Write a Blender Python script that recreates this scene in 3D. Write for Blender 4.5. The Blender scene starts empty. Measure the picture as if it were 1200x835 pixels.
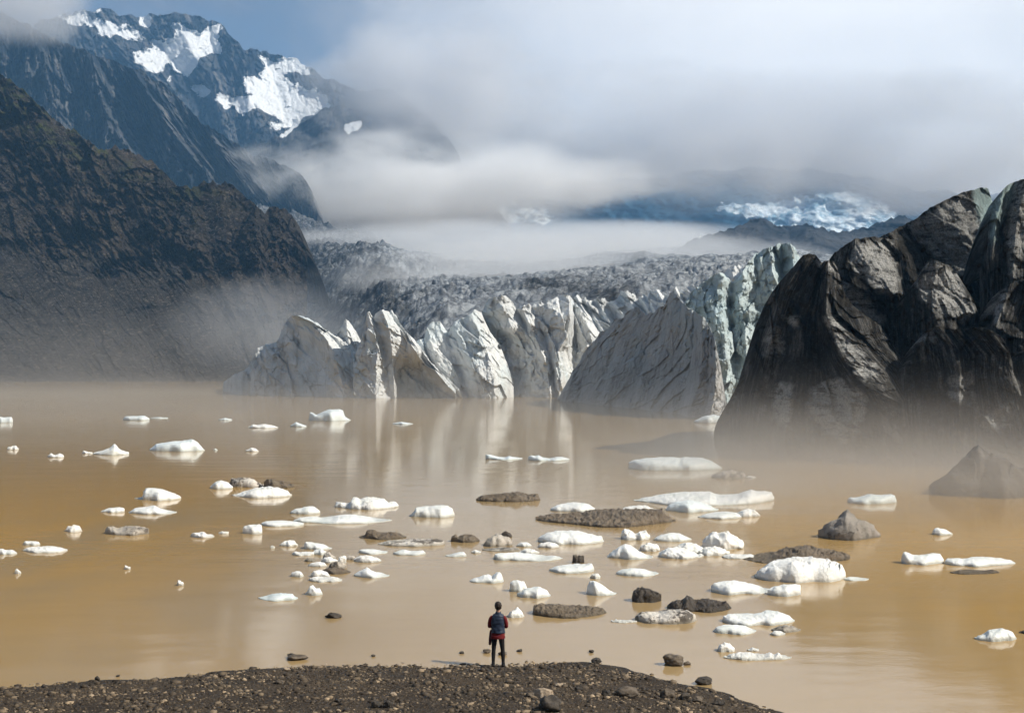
import bpy, math, random
import numpy as np
# ------------------------------------------------------------------ camera model
# 1 unit = 1 m.  Camera stands at (0,0,H) and looks along +Y.
FPX, H, HY, CX = 1500.0, 8.07, 425.0, 600.0
scene = bpy.context.scene
COL = scene.collection
R = math.radians

def gd(py):
    """distance at which the water surface is met by photo row py"""
    return H * FPX / (np.asarray(py, float) - HY)

def W(px, py, d):
    px, py, d = np.broadcast_arrays(np.asarray(px, float), np.asarray(py, float), np.asarray(d, float))
    return np.stack([(px - CX) / FPX * d, d, H + (HY - py) / FPX * d], -1)

# ------------------------------------------------------------------ noise
def _hash(ix, iy, iz, seed):
    h = (ix.astype(np.int64) * 374761393 + iy.astype(np.int64) * 668265263 + iz.astype(np.int64) * 2147483647 + seed * 974711) & 0xFFFFFFFF
    h = ((h ^ (h >> 13)) * 1274126177) & 0xFFFFFFFF
    h = ((h ^ (h >> 16)) * 2246822519) & 0xFFFFFFFF
    return (h ^ (h >> 15)) & 0xFFFFFFFF

_G = np.array([[1,1,0],[-1,1,0],[1,-1,0],[-1,-1,0],[1,0,1],[-1,0,1],[1,0,-1],[-1,0,-1],
               [0,1,1],[0,-1,1],[0,1,-1],[0,-1,-1],[1,1,0],[-1,1,0],[0,-1,1],[0,-1,-1]], float)

def perlin(p, seed=0):
    p = np.asarray(p, float)
    i = np.floor(p); f = p - i
    i = i.astype(np.int64)
    u = f * f * f * (f * (f * 6 - 15) + 10)
    out = 0
    for dx in (0, 1):
        wx = u[..., 0] if dx else 1 - u[..., 0]
        for dy in (0, 1):
            wy = u[..., 1] if dy else 1 - u[..., 1]
            for dz in (0, 1):
                wz = u[..., 2] if dz else 1 - u[..., 2]
                g = _G[_hash(i[..., 0] + dx, i[..., 1] + dy, i[..., 2] + dz, seed) & 15]
                dot = g[..., 0] * (f[..., 0] - dx) + g[..., 1] * (f[..., 1] - dy) + g[..., 2] * (f[..., 2] - dz)
                out = out + wx * wy * wz * dot
    return out

def fbm(p, octv=4, seed=0, gain=.5, lac=2.03):
    s = 0; a = 1; p = np.asarray(p, float)
    for k in range(octv):
        s = s + a * perlin(p, seed + k * 17); p = p * lac; a *= gain
    return s

def ridged(p, octv=4, seed=0, gain=.5, lac=2.07):
    s = 0; a = 1; p = np.asarray(p, float)
    for k in range(octv):
        s = s + a * (1 - 2 * np.abs(perlin(p, seed + k * 13))); p = p * lac; a *= gain
    return s - .6

def facets(u, v, seed=0, jump=.5, warp=.35):
    """broken planes: every Voronoi cell is a flat piece with its own tilt, with a step to its neighbours"""
    q = V3(u, v, seed * 1.7)
    u = u + warp * perlin(q * .9, seed) + warp * .4 * perlin(q * 2.3, seed + 2); v = v + warp * perlin(q * .9 + 17, seed + 1)
    iu = np.floor(u).astype(np.int64); iv = np.floor(v).astype(np.int64)
    best = np.full(u.shape, 1e9); out = np.zeros(u.shape)
    for du in (-1, 0, 1):
        for dv in (-1, 0, 1):
            a, b = iu + du, iv + dv
            h = [(_hash(a, b, np.zeros_like(a), seed * 31 + k) & 0xFFFF) / 65535. for k in range(5)]
            cu, cv = a + .1 + .8 * h[0], b + .1 + .8 * h[1]
            d = (u - cu) ** 2 + (v - cv) ** 2
            val = (h[2] * 2 - 1) * (u - cu) * 1.6 + (h[3] * 2 - 1) * (v - cv) * 1.6 + (h[4] * 2 - 1) * jump
            m = d < best
            best = np.where(m, d, best); out = np.where(m, val, out)
    return out

def V3(x, y, z):
    return np.stack(np.broadcast_arrays(x, y, z), -1).astype(float)

def sstep(a, b, x):
    t = np.clip((x - a) / (b - a), 0, 1)
    return t * t * (3 - 2 * t)

def pl(pts, x):
    pts = np.asarray(pts, float)
    return np.interp(x, pts[:, 0], pts[:, 1])

def inpoly(px, py, poly):
    r = np.zeros(px.shape, bool); n = len(poly)
    for k in range(n):
        x1, y1 = poly[k]; x2, y2 = poly[(k + 1) % n]
        if y1 == y2: continue
        c = ((y1 > py) != (y2 > py)) & (px < (x2 - x1) * (py - y1) / (y2 - y1) + x1)
        r ^= c
    return r

# ------------------------------------------------------------------ objects
def new_mesh(name, verts, faces, mat=None, smooth=True, origin=None, parent=None, attrs=None):
    """faces: (n,4) or (n,3) int array, or a list of mixed polygons"""
    verts = np.asarray(verts, float).reshape(-1, 3)
    o_ = np.zeros(3) if origin is None else np.asarray(origin, float)
    me = bpy.data.meshes.new(name)
    loc = verts - o_
    if isinstance(faces, np.ndarray):
        n, k = faces.shape
        me.vertices.add(len(loc)); me.vertices.foreach_set('co', loc.astype(np.float32).ravel())
        me.loops.add(n * k); me.loops.foreach_set('vertex_index', faces.astype(np.int32).ravel())
        me.polygons.add(n)
        me.polygons.foreach_set('loop_start', np.arange(0, n * k, k, dtype=np.int32))
        me.polygons.foreach_set('loop_total', np.full(n, k, np.int32))
    else:
        me.from_pydata([tuple(v) for v in loc], [], [list(map(int, f)) for f in faces])
    me.update(calc_edges=True)
    if smooth:
        me.polygons.foreach_set('use_smooth', np.ones(len(me.polygons), bool))
    for nm, (typ, arr) in (attrs or {}).items():
        a = me.attributes.new(nm, typ, 'POINT')
        a.data.foreach_set('vector' if typ == 'FLOAT_VECTOR' else 'value', np.asarray(arr, np.float32).ravel())
    me.validate()
    ob = bpy.data.objects.new(name, me)
    COL.objects.link(ob)
    ob.location = o_
    if mat is not None: me.materials.append(mat)
    if parent is not None:
        ob.parent = parent
        ob.location = o_ - np.array(parent.location)
    return ob

def grid_faces(nr, nc, flip=False):
    a = np.arange(nr * nc).reshape(nr, nc)
    q = np.stack([a[:-1, :-1], a[:-1, 1:], a[1:, 1:], a[1:, :-1]], -1).reshape(-1, 4)
    return q[:, ::-1].copy() if flip else q

def empty(name, loc):
    o = bpy.data.objects.new(name, None); COL.objects.link(o)
    o.location = loc; o.empty_display_size = .5
    return o

def tag(o, label=None, cat=None, group=None, kind=None):
    if label: o['label'] = label
    if cat: o['category'] = cat
    if group: o['group'] = group
    if kind: o['kind'] = kind
    return o

# ------------------------------------------------------------------ node helpers
class NT:
    def __init__(s, tree):
        s.t = tree; s.n = tree.nodes; s.l = tree.links
    def node(s, typ, **kw):
        n = s.n.new(typ)
        for k, v in kw.items(): setattr(n, k, v)
        return n
    def put(s, sock, v):
        if hasattr(v, 'is_linked') or isinstance(v, bpy.types.NodeSocket): s.l.new(v, sock)
        elif v is not None: sock.default_value = v
    def math(s, op, a, b=None, c=None, clamp=False):
        n = s.node('ShaderNodeMath', operation=op, use_clamp=clamp)
        for i, v in enumerate((a, b, c)):
            if v is not None: s.put(n.inputs[i], v)
        return n.outputs[0]
    def vmath(s, op, a, b=None):
        n = s.node('ShaderNodeVectorMath', operation=op)
        s.put(n.inputs[0], a)
        if b is not None:
            if op == 'SCALE': s.put(n.inputs['Scale'], b)
            else: s.put(n.inputs[1], b)
        return n.outputs['Value'] if op in ('LENGTH', 'DOT_PRODUCT') else n.outputs[0]
    def noise(s, vec, scale=1., detail=4., rough=.5, dist=0., color=False):
        n = s.node('ShaderNodeTexNoise')
        s.put(n.inputs['Vector'], vec); s.put(n.inputs['Scale'], scale)
        s.put(n.inputs['Detail'], detail); s.put(n.inputs['Roughness'], rough); s.put(n.inputs['Distortion'], dist)
        return n.outputs['Color' if color else 'Fac']
    def ramp(s, v, a, b, lo=0., hi=1., smooth=True):
        n = s.node('ShaderNodeMapRange', interpolation_type='SMOOTHSTEP' if smooth else 'LINEAR')
        s.put(n.inputs['Value'], v)
        s.put(n.inputs['From Min'], a); s.put(n.inputs['From Max'], b)
        s.put(n.inputs['To Min'], lo); s.put(n.inputs['To Max'], hi)
        return n.outputs[0]
    def mix(s, f, a, b, blend='MIX'):
        n = s.node('ShaderNodeMix', data_type='RGBA', blend_type=blend)
        s.put(n.inputs[0], f)
        s.put(n.inputs[6], a if not isinstance(a, tuple) else (*a, 1))
        s.put(n.inputs[7], b if not isinstance(b, tuple) else (*b, 1))
        return n.outputs[2]
    def attr(s, name, out='Fac'):
        n = s.node('ShaderNodeAttribute', attribute_name=name)
        return n.outputs[out]
    def pos(s):
        return s.node('ShaderNodeNewGeometry').outputs['Position']
    def bump(s, h, strength=.5, dist=.1):
        n = s.node('ShaderNodeBump'); s.put(n.inputs['Height'], h)
        n.inputs['Strength'].default_value = strength; n.inputs['Distance'].default_value = dist
        return n.outputs[0]
    def sep(s, v):
        n = s.node('ShaderNodeSeparateXYZ'); s.put(n.inputs[0], v); return n.outputs
    def comb(s, x, y, z):
        n = s.node('ShaderNodeCombineXYZ')
        for i, v in enumerate((x, y, z)): s.put(n.inputs[i], v)
        return n.outputs[0]

def material(name, fn):
    m = bpy.data.materials.new(name); m.use_nodes = True
    nt = NT(m.node_tree)
    b = nt.n.get('Principled BSDF')
    def out(color=None, rough=None, normal=None, spec=None, **kw):
        if color is not None: nt.put(b.inputs['Base Color'], color if not isinstance(color, tuple) else (*color, 1))
        if rough is not None: nt.put(b.inputs['Roughness'], rough)
        if normal is not None: nt.put(b.inputs['Normal'], normal)
        if spec is not None: nt.put(b.inputs['Specular IOR Level'], spec)
        for k, v in kw.items(): nt.put(b.inputs[k.replace('_', ' ')], v)
    fn(nt, out)
    return m
FOG=True
# ------------------------------------------------------------------ materials
def _ice(base, dirt, streak=1.0, speck=.3, bump=.25, bscale=.6, line=.6):
    """glacier ice: pale ice crossed by dirt streaks that follow the fall of each face ('flow' attribute)"""
    def fn(nt, out):
        fl = nt.attr('flow', 'Vector'); p = nt.pos()
        n1 = nt.noise(nt.vmath('MULTIPLY', fl, (1.1, .10, 1)), 1.0, 5, .6)
        n2 = nt.noise(nt.vmath('MULTIPLY', fl, (3.2, .22, 1)), 1.0, 4, .6)
        big = nt.noise(p, .07, 3, .5)
        # thin tilted layers (bands of ash in the ice)
        w = nt.noise(p, .25, 2, .5)
        x = nt.sep(p)
        band = nt.math('ADD', nt.math('MULTIPLY', x[2], .55), nt.math('MULTIPLY', x[0], .30))
        band = nt.math('ADD', band, nt.math('MULTIPLY', w, 3.0))
        n3 = nt.noise(nt.comb(band, 0., 0.), 1.1, 5, .7)
        f1 = nt.ramp(n1, .50, .72)
        f2 = nt.ramp(n2, .52, .70)
        f3 = nt.ramp(n3, .55, .70, 0, line)
        f = nt.math('MAXIMUM', nt.math('MULTIPLY', f1, .75 * streak), nt.math('MULTIPLY', f2, .6 * streak))
        f = nt.math('MAXIMUM', f, f3)
        f = nt.math('MULTIPLY', f, nt.ramp(big, .3, .62, .35, 1.))
        sp = nt.ramp(nt.noise(p, 2.6, 4, .7), .60, .72, 0, speck)
        f = nt.math('MAXIMUM', f, sp, clamp=True)
        tone = nt.ramp(nt.noise(p, .16, 4, .6), .35, .65)
        b2 = tuple(c * .80 for c in base)
        col = nt.mix(tone, base, b2)
        col = nt.mix(nt.ramp(nt.noise(p, .09, 3, .5), .50, .66, 0, .5), col, tuple(c * k for c, k in zip(base, (.78, .90, .96))))
        col = nt.mix(f, col, dirt)
        vo = nt.node('ShaderNodeTexVoronoi', feature='DISTANCE_TO_EDGE')
        wp = nt.vmath('ADD', nt.vmath('MULTIPLY', p, (.22, .22, .10)), nt.vmath('SCALE', nt.noise(p, .3, 4, .6, color=True), .9))
        nt.put(vo.inputs['Vector'], wp); vo.inputs['Scale'].default_value = 1.
        ck = nt.math('MULTIPLY', nt.ramp(vo.outputs['Distance'], .0, .05, 1., 0.), nt.ramp(nt.noise(p, .12, 2, .5), .44, .58))
        col = nt.mix(nt.math('MULTIPLY', ck, .45), col, tuple(c * .25 for c in base))
        hgt = nt.math('ADD', nt.noise(p, bscale * 2.2, 6, .62), nt.math('SUBTRACT', nt.math('MULTIPLY', n2, .8), nt.math('MULTIPLY', ck, 1.2)))
        out(col, .62, nt.bump(hgt, bump, .8), .3)
    return fn

M = {}
M['ice_white'] = material('glacier_ice', _ice((.74, .755, .75), (.24, .24, .235), .5, .35, .5))
M['ice_grey'] = material('grey_glacier_ice', _ice((.42, .42, .415), (.10, .085, .072), .85, .35, .55))
M['ice_teal'] = material('teal_glacier_ice', _ice((.50, .58, .59), (.15, .185, .19), .7, .35, .5, .9))

def _ash(nt, out):
    fl = nt.attr('flow', 'Vector'); p = nt.pos()
    ex = nt.attr('bare')
    n1 = nt.noise(nt.vmath('MULTIPLY', fl, (1.3, .12, 1)), 1.0, 6, .65)
    n2 = nt.noise(nt.vmath('MULTIPLY', fl, (4.5, .35, 1)), 1.0, 4, .6)
    n3 = nt.noise(p, 1.6, 7, .72)
    n4 = nt.noise(p, .32, 5, .6)
    f = nt.math('ADD', nt.math('MULTIPLY', nt.ramp(n1, .46, .64), .75), nt.math('MULTIPLY', nt.ramp(n2, .48, .66), .5))
    f = nt.math('MULTIPLY', f, nt.ramp(n4, .38, .62, .15, 1.))
    grit = nt.ramp(n3, .50, .70, 0, .5)
    f = nt.math('ADD', nt.math('MULTIPLY', f, .75), nt.math('MULTIPLY', grit, .34))
    nb = nt.noise(nt.vmath('MULTIPLY', p, (.35, .35, 1.9)), 1., 6, .7)
    f2 = nt.math('MULTIPLY', ex, nt.ramp(nt.math('ADD', nt.math('MULTIPLY', nb, .75), nt.math('MULTIPLY', n3, .25)), .37, .52))
    col = nt.mix(f, (.017, .0162, .0156), (.25, .242, .23))
    col = nt.mix(f2, col, (.50, .495, .475))
    teal = nt.attr('teal')
    col = nt.mix(nt.math('MULTIPLY', teal, nt.ramp(n1, .35, .6, .35, .95)), col, (.36, .47, .47))
    g = nt.noise(p, 5.5, 5, .75)
    col = nt.mix(nt.ramp(g, .38, .62, .55, 0.), col, (.008, .0078, .0076))
    col = nt.mix(nt.ramp(g, .55, .70, 0., .28), col, (.22, .215, .205))
    h = nt.math('ADD', nt.math('ADD', n3, nt.math('MULTIPLY', n2, .7)), nt.math('MULTIPLY', g, .5))
    out(col, .97, nt.bump(h, .75, .35), .02)
M['ash'] = material('ash_covered_ice', _ash)

def _rock(nt, out):
    p = nt.pos(); fl = nt.attr('flow', 'Vector')
    sc = nt.attr('scree')
    g1 = nt.noise(p, .55, 5, .75); g2 = nt.noise(p, .16, 6, .75)
    n1 = nt.noise(p, .035, 6, .62); n2 = nt.noise(p, .22, 6, .7)
    n3 = nt.noise(nt.vmath('MULTIPLY', fl, (2.2, .25, 1)), 1.0, 6, .65)
    col = nt.mix(nt.ramp(n1, .35, .65), (.014, .0105, .0078), (.050, .038, .028))
    col = nt.mix(nt.ramp(n2, .52, .72, 0, .6), col, (.11, .10, .092))
    s2 = nt.mix(nt.ramp(nt.math('ADD', nt.math('MULTIPLY', n3, .4), nt.math('MULTIPLY', n2, .6)), .36, .64), (.030, .0265, .024), (.060, .053, .047))
    s2 = nt.mix(nt.ramp(n2, .58, .70, 0, .7), s2, (.15, .14, .13))
    col = nt.mix(sc, col, s2)
    col = nt.mix(nt.ramp(g1, .54, .64, 0, .75), col, (.175, .148, .122))
    col = nt.mix(nt.ramp(g2, .36, .46, .85, 0), col, (.006, .0055, .005))
    moss = nt.attr('moss')
    col = nt.mix(nt.math('MULTIPLY', moss, nt.ramp(nt.noise(p, .09, 5, .7), .48, .62)), col, (.055, .060, .020))
    h = nt.math('ADD', nt.noise(p, .5, 8, .7), nt.math('MULTIPLY', n3, .6))
    out(col, .9, nt.bump(h, .9, 2.5), .15)
M['rock'] = material('dark_basalt_rock', _rock)

def _mount(nt, out, streak=.9):
    p = nt.pos(); sn = nt.attr('snow'); fl = nt.attr('flow', 'Vector')
    n1 = nt.noise(p, .012, 7, .65); n2 = nt.noise(p, .05, 7, .7)
    n3 = nt.noise(nt.vmath('MULTIPLY', fl, (1.6, .12, 1)), 1.0, 6, .65)
    col = nt.mix(nt.ramp(n1, .38, .62), (.020, .028, .040), (.080, .083, .088))
    col = nt.mix(nt.math('MULTIPLY', nt.ramp(n3, .46, .64, 0, streak), nt.ramp(n2, .40, .58)), col, (.19, .18, .175))
    col = nt.mix(nt.ramp(n2, .36, .46, .7, 0), col, (.008, .013, .020))
    s = nt.math('ADD', sn, nt.math('MULTIPLY', nt.math('SUBTRACT', nt.noise(p, .03, 8, .78), .5), 1.7))
    s = nt.ramp(s, .31, .38)
    col = nt.mix(s, col, (.80, .82, .84))
    out(col, .9, nt.bump(n2, .9, 9.), .1)
M['mountain'] = material('blue_grey_mountain', _mount)
M['ridge'] = material('black_ridge_rock', lambda nt, out: _mount(nt, out, .08))

def _farice(nt, out):
    p = nt.pos(); sn = nt.attr('snow')
    n1 = nt.noise(p, .03, 8, .75); n2 = nt.noise(p, .009, 5, .6)
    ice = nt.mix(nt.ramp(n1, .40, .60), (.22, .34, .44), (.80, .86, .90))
    rock = nt.mix(nt.ramp(n2, .4, .6), (.010, .040, .075), (.035, .090, .14))  # blue of distant air and shade is put into the rock colour
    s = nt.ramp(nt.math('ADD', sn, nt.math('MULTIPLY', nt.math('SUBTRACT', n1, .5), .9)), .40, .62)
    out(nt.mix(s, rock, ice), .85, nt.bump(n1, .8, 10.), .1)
M['farice'] = material('far_icefall', _farice)

def _upper(nt, out):
    p = nt.pos(); dk = nt.attr('dark')
    n1 = nt.noise(p, .24, 7, .72); n2 = nt.noise(p, .03, 5, .6)
    col = nt.mix(nt.ramp(n1, .40, .62), (.13, .14, .155), (.37, .39, .41))
    rk = nt.mix(nt.ramp(n1, .42, .66), (.030, .032, .035), (.20, .205, .21))
    f = nt.math('ADD', dk, nt.math('MULTIPLY', nt.math('SUBTRACT', n2, .5), 1.2))
    col = nt.mix(nt.ramp(f, .3, .7), col, rk)
    out(col, .75, nt.bump(n1, .8, 2.5), .25)
M['upper'] = material('upper_glacier_ice', _upper)

def _floe(c1, c2, fr, speck, dirtc, rough=.45, bs=5., bstr=.35):
    def fn(nt, out):
        p = nt.pos()
        n1 = nt.noise(p, .9, 5, .6); n2 = nt.noise(p, 4.5, 6, .7)
        col = nt.mix(nt.ramp(n1, .35, .65), c1, c2)
        f = nt.ramp(nt.math('ADD', nt.math('MULTIPLY', n1, .45), nt.math('MULTIPLY', n2, .55)), fr, fr + speck)
        col = nt.mix(f, col, dirtc)
        z = nt.sep(p)[2]
        wet = nt.ramp(nt.math('ADD', z, nt.math('MULTIPLY', nt.math('SUBTRACT', n2, .5), .10)), .02, .13, .7, 0.)
        col = nt.mix(wet, col, tuple(c * k for c, k in zip(c2, (.50, .52, .50))))
        gl = nt.ramp(nt.noise(p, .55, 3, .5), .50, .68, 0, .4)
        col = nt.mix(gl, col, tuple(c * k for c, k in zip(c2, (.80, .84, .80))))
        out(col, rough, nt.bump(nt.math('ADD', n2, n1), bstr, .12), .4)
    return fn
M['white'] = material('clean_floe_ice', _floe((.79, .79, .765), (.70, .715, .69), .66, .12, (.52, .48, .42)))
M['cool'] = material('blue_white_floe_ice', _floe((.66, .73, .74), (.74, .78, .78), .70, .12, (.45, .46, .46)))
M['lumpy'] = material('crumbly_floe_ice', _floe((.86, .86, .83), (.74, .72, .68), .60, .12, (.42, .37, .31), .6, 6., .6))
M['grey'] = material('gritty_grey_floe_ice', _floe((.52, .47, .41), (.34, .30, .25), .50, .10, (.12, .10, .08), .7, 8., .8))
M['speck'] = material('speckled_floe_ice', _floe((.66, .62, .56), (.48, .43, .37), .50, .05, (.10, .085, .07), .7, 8., .8))
M['brown'] = material('brown_dirt_ice', _floe((.125, .094, .064), (.185, .147, .107), .53, .08, (.06, .048, .037), .8, 9., .9))
M['black'] = material('black_wet_rock', _floe((.042, .032, .023), (.070, .055, .041), .60, .10, (.15, .13, .11), .55, 9., .9))
M['cone'] = material('grey_cone_ice', _floe((.33, .295, .26), (.22, .195, .17), .54, .06, (.07, .06, .05), .8, 7., .9))
M['mound'] = material('ash_mound_ice', _floe((.065, .056, .048), (.105, .093, .08), .56, .10, (.24, .22, .20), .8, 6., .8))

def _water(nt, out):
    p = nt.pos()
    n = nt.noise(p, .02, 3, .5)
    col = nt.mix(nt.ramp(n, .35, .65), (.322, .223, .108), (.364, .256, .127))
    x = nt.sep(p)
    gold_less_sky = nt.math('ADD', nt.math('MULTIPLY', nt.math('ABSOLUTE', nt.math('SUBTRACT', x[0], -2.)), .022), nt.math('MULTIPLY', nt.math('SUBTRACT', nt.noise(p, .035, 5, .6, 1.2), .5), 1.1))  # golden silt tone; weaker sky reflection towards the sides is painted in with it
    col = nt.mix(nt.math('MULTIPLY', nt.ramp(gold_less_sky, .10, .62, 0., 1.), nt.ramp(x[1], 55., 150., 1., .12)), col, (.44, .262, .074))
    # a breath of wind: fine ripples in patches, glassy elsewhere
    patch = nt.ramp(nt.noise(nt.vmath('MULTIPLY', p, (.012, .03, 0)), 1., 2, .5), .45, .65, .25, 1.)
    r1 = nt.noise(nt.vmath('MULTIPLY', p, (3.0, 7., 0)), 1., 3, .55)
    r2 = nt.noise(nt.vmath('MULTIPLY', p, (.18, .45, 0)), 1., 2, .5)
    h = nt.math('ADD', nt.math('MULTIPLY', nt.math('MULTIPLY', r1, patch), .009), nt.math('MULTIPLY', r2, .030))
    out(col, .085, nt.bump(h, .6, 1.0), .5, IOR=1.33)
M['water'] = material('silty_lake_water', _water)

def _beach(nt, out):
    p = nt.pos()
    n1 = nt.noise(p, .5, 5, .6); n2 = nt.noise(p, 7., 6, .75)
    v = nt.node('ShaderNodeTexVoronoi', feature='F1'); nt.put(v.inputs['Vector'], p); v.inputs['Scale'].default_value = 14.
    col = nt.mix(nt.ramp(n1, .35, .65), (.028, .019, .011), (.052, .036, .021))
    col = nt.mix(nt.ramp(n2, .5, .7, 0, .6), col, (.15, .115, .08))
    wet = nt.attr('wet')
    col = nt.mix(nt.math('MULTIPLY', wet, .65), col, (.022, .018, .014))
    h = nt.math('ADD', n2, nt.math('MULTIPLY', v.outputs['Distance'], -.8))
    out(col, .85, nt.bump(h, 1., .05), .3)
M['beach'] = material('gravel_shore', _beach)

def _pebble(nt, out):
    p = nt.pos(); t = nt.attr('tone')
    n = nt.noise(p, 20., 4, .6)
    col = nt.mix(t, (.022, .0155, .010), (.38, .285, .185))
    col = nt.mix(nt.ramp(n, .4, .7, 0, .4), col, (.11, .082, .055))
    out(col, .75, None, .3)
M['pebble'] = material('mixed_pebbles', _pebble)
def _stone(c1, c2):
    def fn(nt, out):
        p = nt.pos(); n = nt.noise(p, 6., 6, .7); n2 = nt.noise(p, 30., 4, .6)
        out(nt.mix(nt.ramp(n, .4, .62), c1, c2), .75, nt.bump(nt.math('ADD', n, nt.math('MULTIPLY', n2, .4)), .6, .05), .3)
    return fn
M['stone_dark'] = material('dark_basalt_stone', _stone((.030, .025, .020), (.075, .062, .050)))
M['stone_tan'] = material('tan_stone', _stone((.26, .20, .14), (.38, .30, .22)))
M['stone_mid'] = material('brown_stone', _stone((.075, .058, .042), (.15, .12, .09)))
def flat(name, c, rough=.8, sc=40., v=.25):
    def fn(nt, out):
        p = nt.pos(); n = nt.noise(p, sc, 4, .6)
        out(nt.mix(n, tuple(x * (1 - v) for x in c), tuple(min(1, x * (1 + v)) for x in c)), rough, nt.bump(n, .4, .01), .3)
    return material(name, fn)
M['skin'] = flat('skin', (.42, .25, .18), .55)
M['hair'] = flat('dark_brown_hair', (.025, .016, .011), .5, 120, .6)
M['vest'] = flat('navy_padded_vest', (.018, .027, .050), .5, 14., .6)
M['red'] = flat('red_jersey', (.13, .008, .010), .8)
M['tights'] = flat('black_tights', (.012, .011, .012), .75)
M['boots'] = flat('black_boots', (.010, .009, .009), .5)
M['maroon'] = flat('maroon_jacket', (.06, .010, .012), .85)
# ------------------------------------------------------------------ relief sheets: mountains and ice faces
def relief(name, crest, base, lines, d0, lean, mat, nu=150, nv=110, thick=10., jag=(0., .1), rnd=2., power=1.0,
           noise=(), flow_noise=(), seed=1, parent=None, attrs=None, skirt=None, back=.35, crest_pow=6, wpow=1.0, label=None, damp=None, fac=()):
    """a rock or ice face with a crest and a foot, creased along 'lines' (polylines that run from the crest to the foot and stand
    out by p metres), with a back side, sides and a foot: a closed body of real thickness"""
    x0 = max(crest[0][0], base[0][0]); x1 = min(crest[-1][0], base[-1][0])
    xs = np.linspace(x0, x1, nu)
    w = np.linspace(0, 1, nv) ** wpow
    yb = pl(base, xs); yc = pl(crest, xs)
    if jag[0]:
        yc = yc + jag[0] * fbm(V3(xs * jag[1], 0, seed * 3.7), 5, seed) * np.clip((yb - yc) / 20, 0, 1)
    yb = np.maximum(yb, yc + .5)
    X = np.broadcast_to(xs, (nv, nu)).copy()
    Y = yb[None] + (yc - yb)[None] * w[:, None]
    if callable(d0): D0 = d0(xs)
    elif isinstance(d0, (list, tuple)): D0 = pl(d0, xs)
    else: D0 = np.full(nu, float(d0))
    hp = (yb - yc)[None]
    D = D0[None] + lean * hp * (w[:, None] ** power) + rnd * w[:, None] ** crest_pow
    # creases
    P = np.zeros_like(D); S = X.copy()
    if lines:
        ly = []; lp = []; lt = []
        for p_, pts in lines:
            a = np.array([q[:2] for q in pts], float)
            pv = np.array([q[2] if len(q) > 2 else p_ for q in pts], float)
            o = np.argsort(a[:, 1]); a = a[o]; pv = pv[o]
            ly.append((a[:, 1], a[:, 0])); lp.append(pv); lt.append(a[:, 0].mean())
        for r in range(nv):
            lx = []; pp = []
            for (yy, xx), pv in zip(ly, lp):
                # rows differ per column: use the mean row height as the look-up, refined per column below
                lx.append(None); pp.append(None)
            yr = Y[r]
            LX = np.stack([np.interp(yr, yy, xx) for (yy, xx) in ly])
            LP = np.stack([np.interp(yr, yy, pv) for ((yy, xx), pv) in zip(ly, lp)])
            LX = np.maximum.accumulate(LX + np.arange(len(ly))[:, None] * 1e-3, 0)
            k = np.clip((LX <= xs[None]).sum(0) - 1, 0, len(ly) - 2)
            c = np.arange(nu)
            xa, xb = LX[k, c], LX[k + 1, c]
            t = np.clip((xs - xa) / np.maximum(xb - xa, 1e-3), 0, 1)
            P[r] = LP[k, c] * (1 - t) + LP[k + 1, c] * t
            T_ = np.array(lt); S[r] = T_[k] * (1 - t) + T_[k + 1] * t + (xs < LX[0]) * (xs - LX[0]) + (xs > LX[-1]) * (xs - LX[-1])
    D = D - P
    p = W(X, Y, D)
    disp = np.zeros_like(D)
    for (kind, amp, fx, fz, octv) in noise:
        q = p * np.array([fx, fx, fz]); q = q + seed * 11.3
        disp += amp * (ridged(q, octv, seed) if kind == 'r' else fbm(q, octv, seed))
    for (kind, amp, fs, fy, octv) in flow_noise:
        q = V3(S * fs, Y * fy, seed * 5.1)
        disp += amp * (ridged(q, octv, seed + 5) if kind == 'r' else fbm(q, octv, seed + 5))
    for k_, (amp, cu, cv, shear, jump) in enumerate(fac):
        disp += amp * facets((S + shear * Y) / cu, Y / cv, seed * 3 + k_, jump)
    if damp is not None: disp = disp * damp(X, Y, p, w[:, None] + 0 * X)
    D = D - disp
    p = W(X, Y, D)
    flow = V3(S / 10, Y / 10, 0)
    # back rows
    tb = np.linspace(0, 1, 7)[1:]
    cr = p[-1]
    zlow = np.minimum(p[0, :, 2], 0) - 1.
    rows = [cr + V3(0, thick * t, 0) * 1. + V3(0, 0, 1)[None] * ((zlow - cr[:, 2]) * (t ** 1.6) * back)[:, None] for t in tb]
    foot = p[0].copy(); foot[:, 2] = -1. if skirt is None else foot[:, 2] - skirt
    allp = np.concatenate([foot[None], p, np.stack(rows)])
    fl = np.concatenate([flow[:1], flow, np.repeat(flow[-1:], 6, 0)])
    # sides, folded back
    def fold(c):
        k = (c[..., 1:2] + thick) / c[..., 1:2]
        return np.concatenate([c[..., :1] * k, c[..., 1:2] + thick, c[..., 2:]], -1)
    L = fold(allp[:, :1]); Rr = fold(allp[:, -1:])
    allp = np.concatenate([L, allp, Rr], 1)
    fl = np.concatenate([fl[:, :1], fl, fl[:, -1:]], 1)
    at = {'flow': ('FLOAT_VECTOR', fl)}
    for k, fn in (attrs or {}).items():
        v = fn(X, Y, p, w[:, None] + 0 * X)
        v = np.concatenate([v[:1], v, np.repeat(v[-1:], 6, 0)])
        v = np.concatenate([v[:, :1], v, v[:, -1:]], 1)
        at[k] = ('FLOAT', v)
    org = (float(allp[:, :, 0].mean()), float(allp[:, :, 1].min()), 0.)
    o = new_mesh(name, allp, grid_faces(*allp.shape[:2]), mat, True, org, parent, at)
    if label: o['label'] = label
    return o

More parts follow.
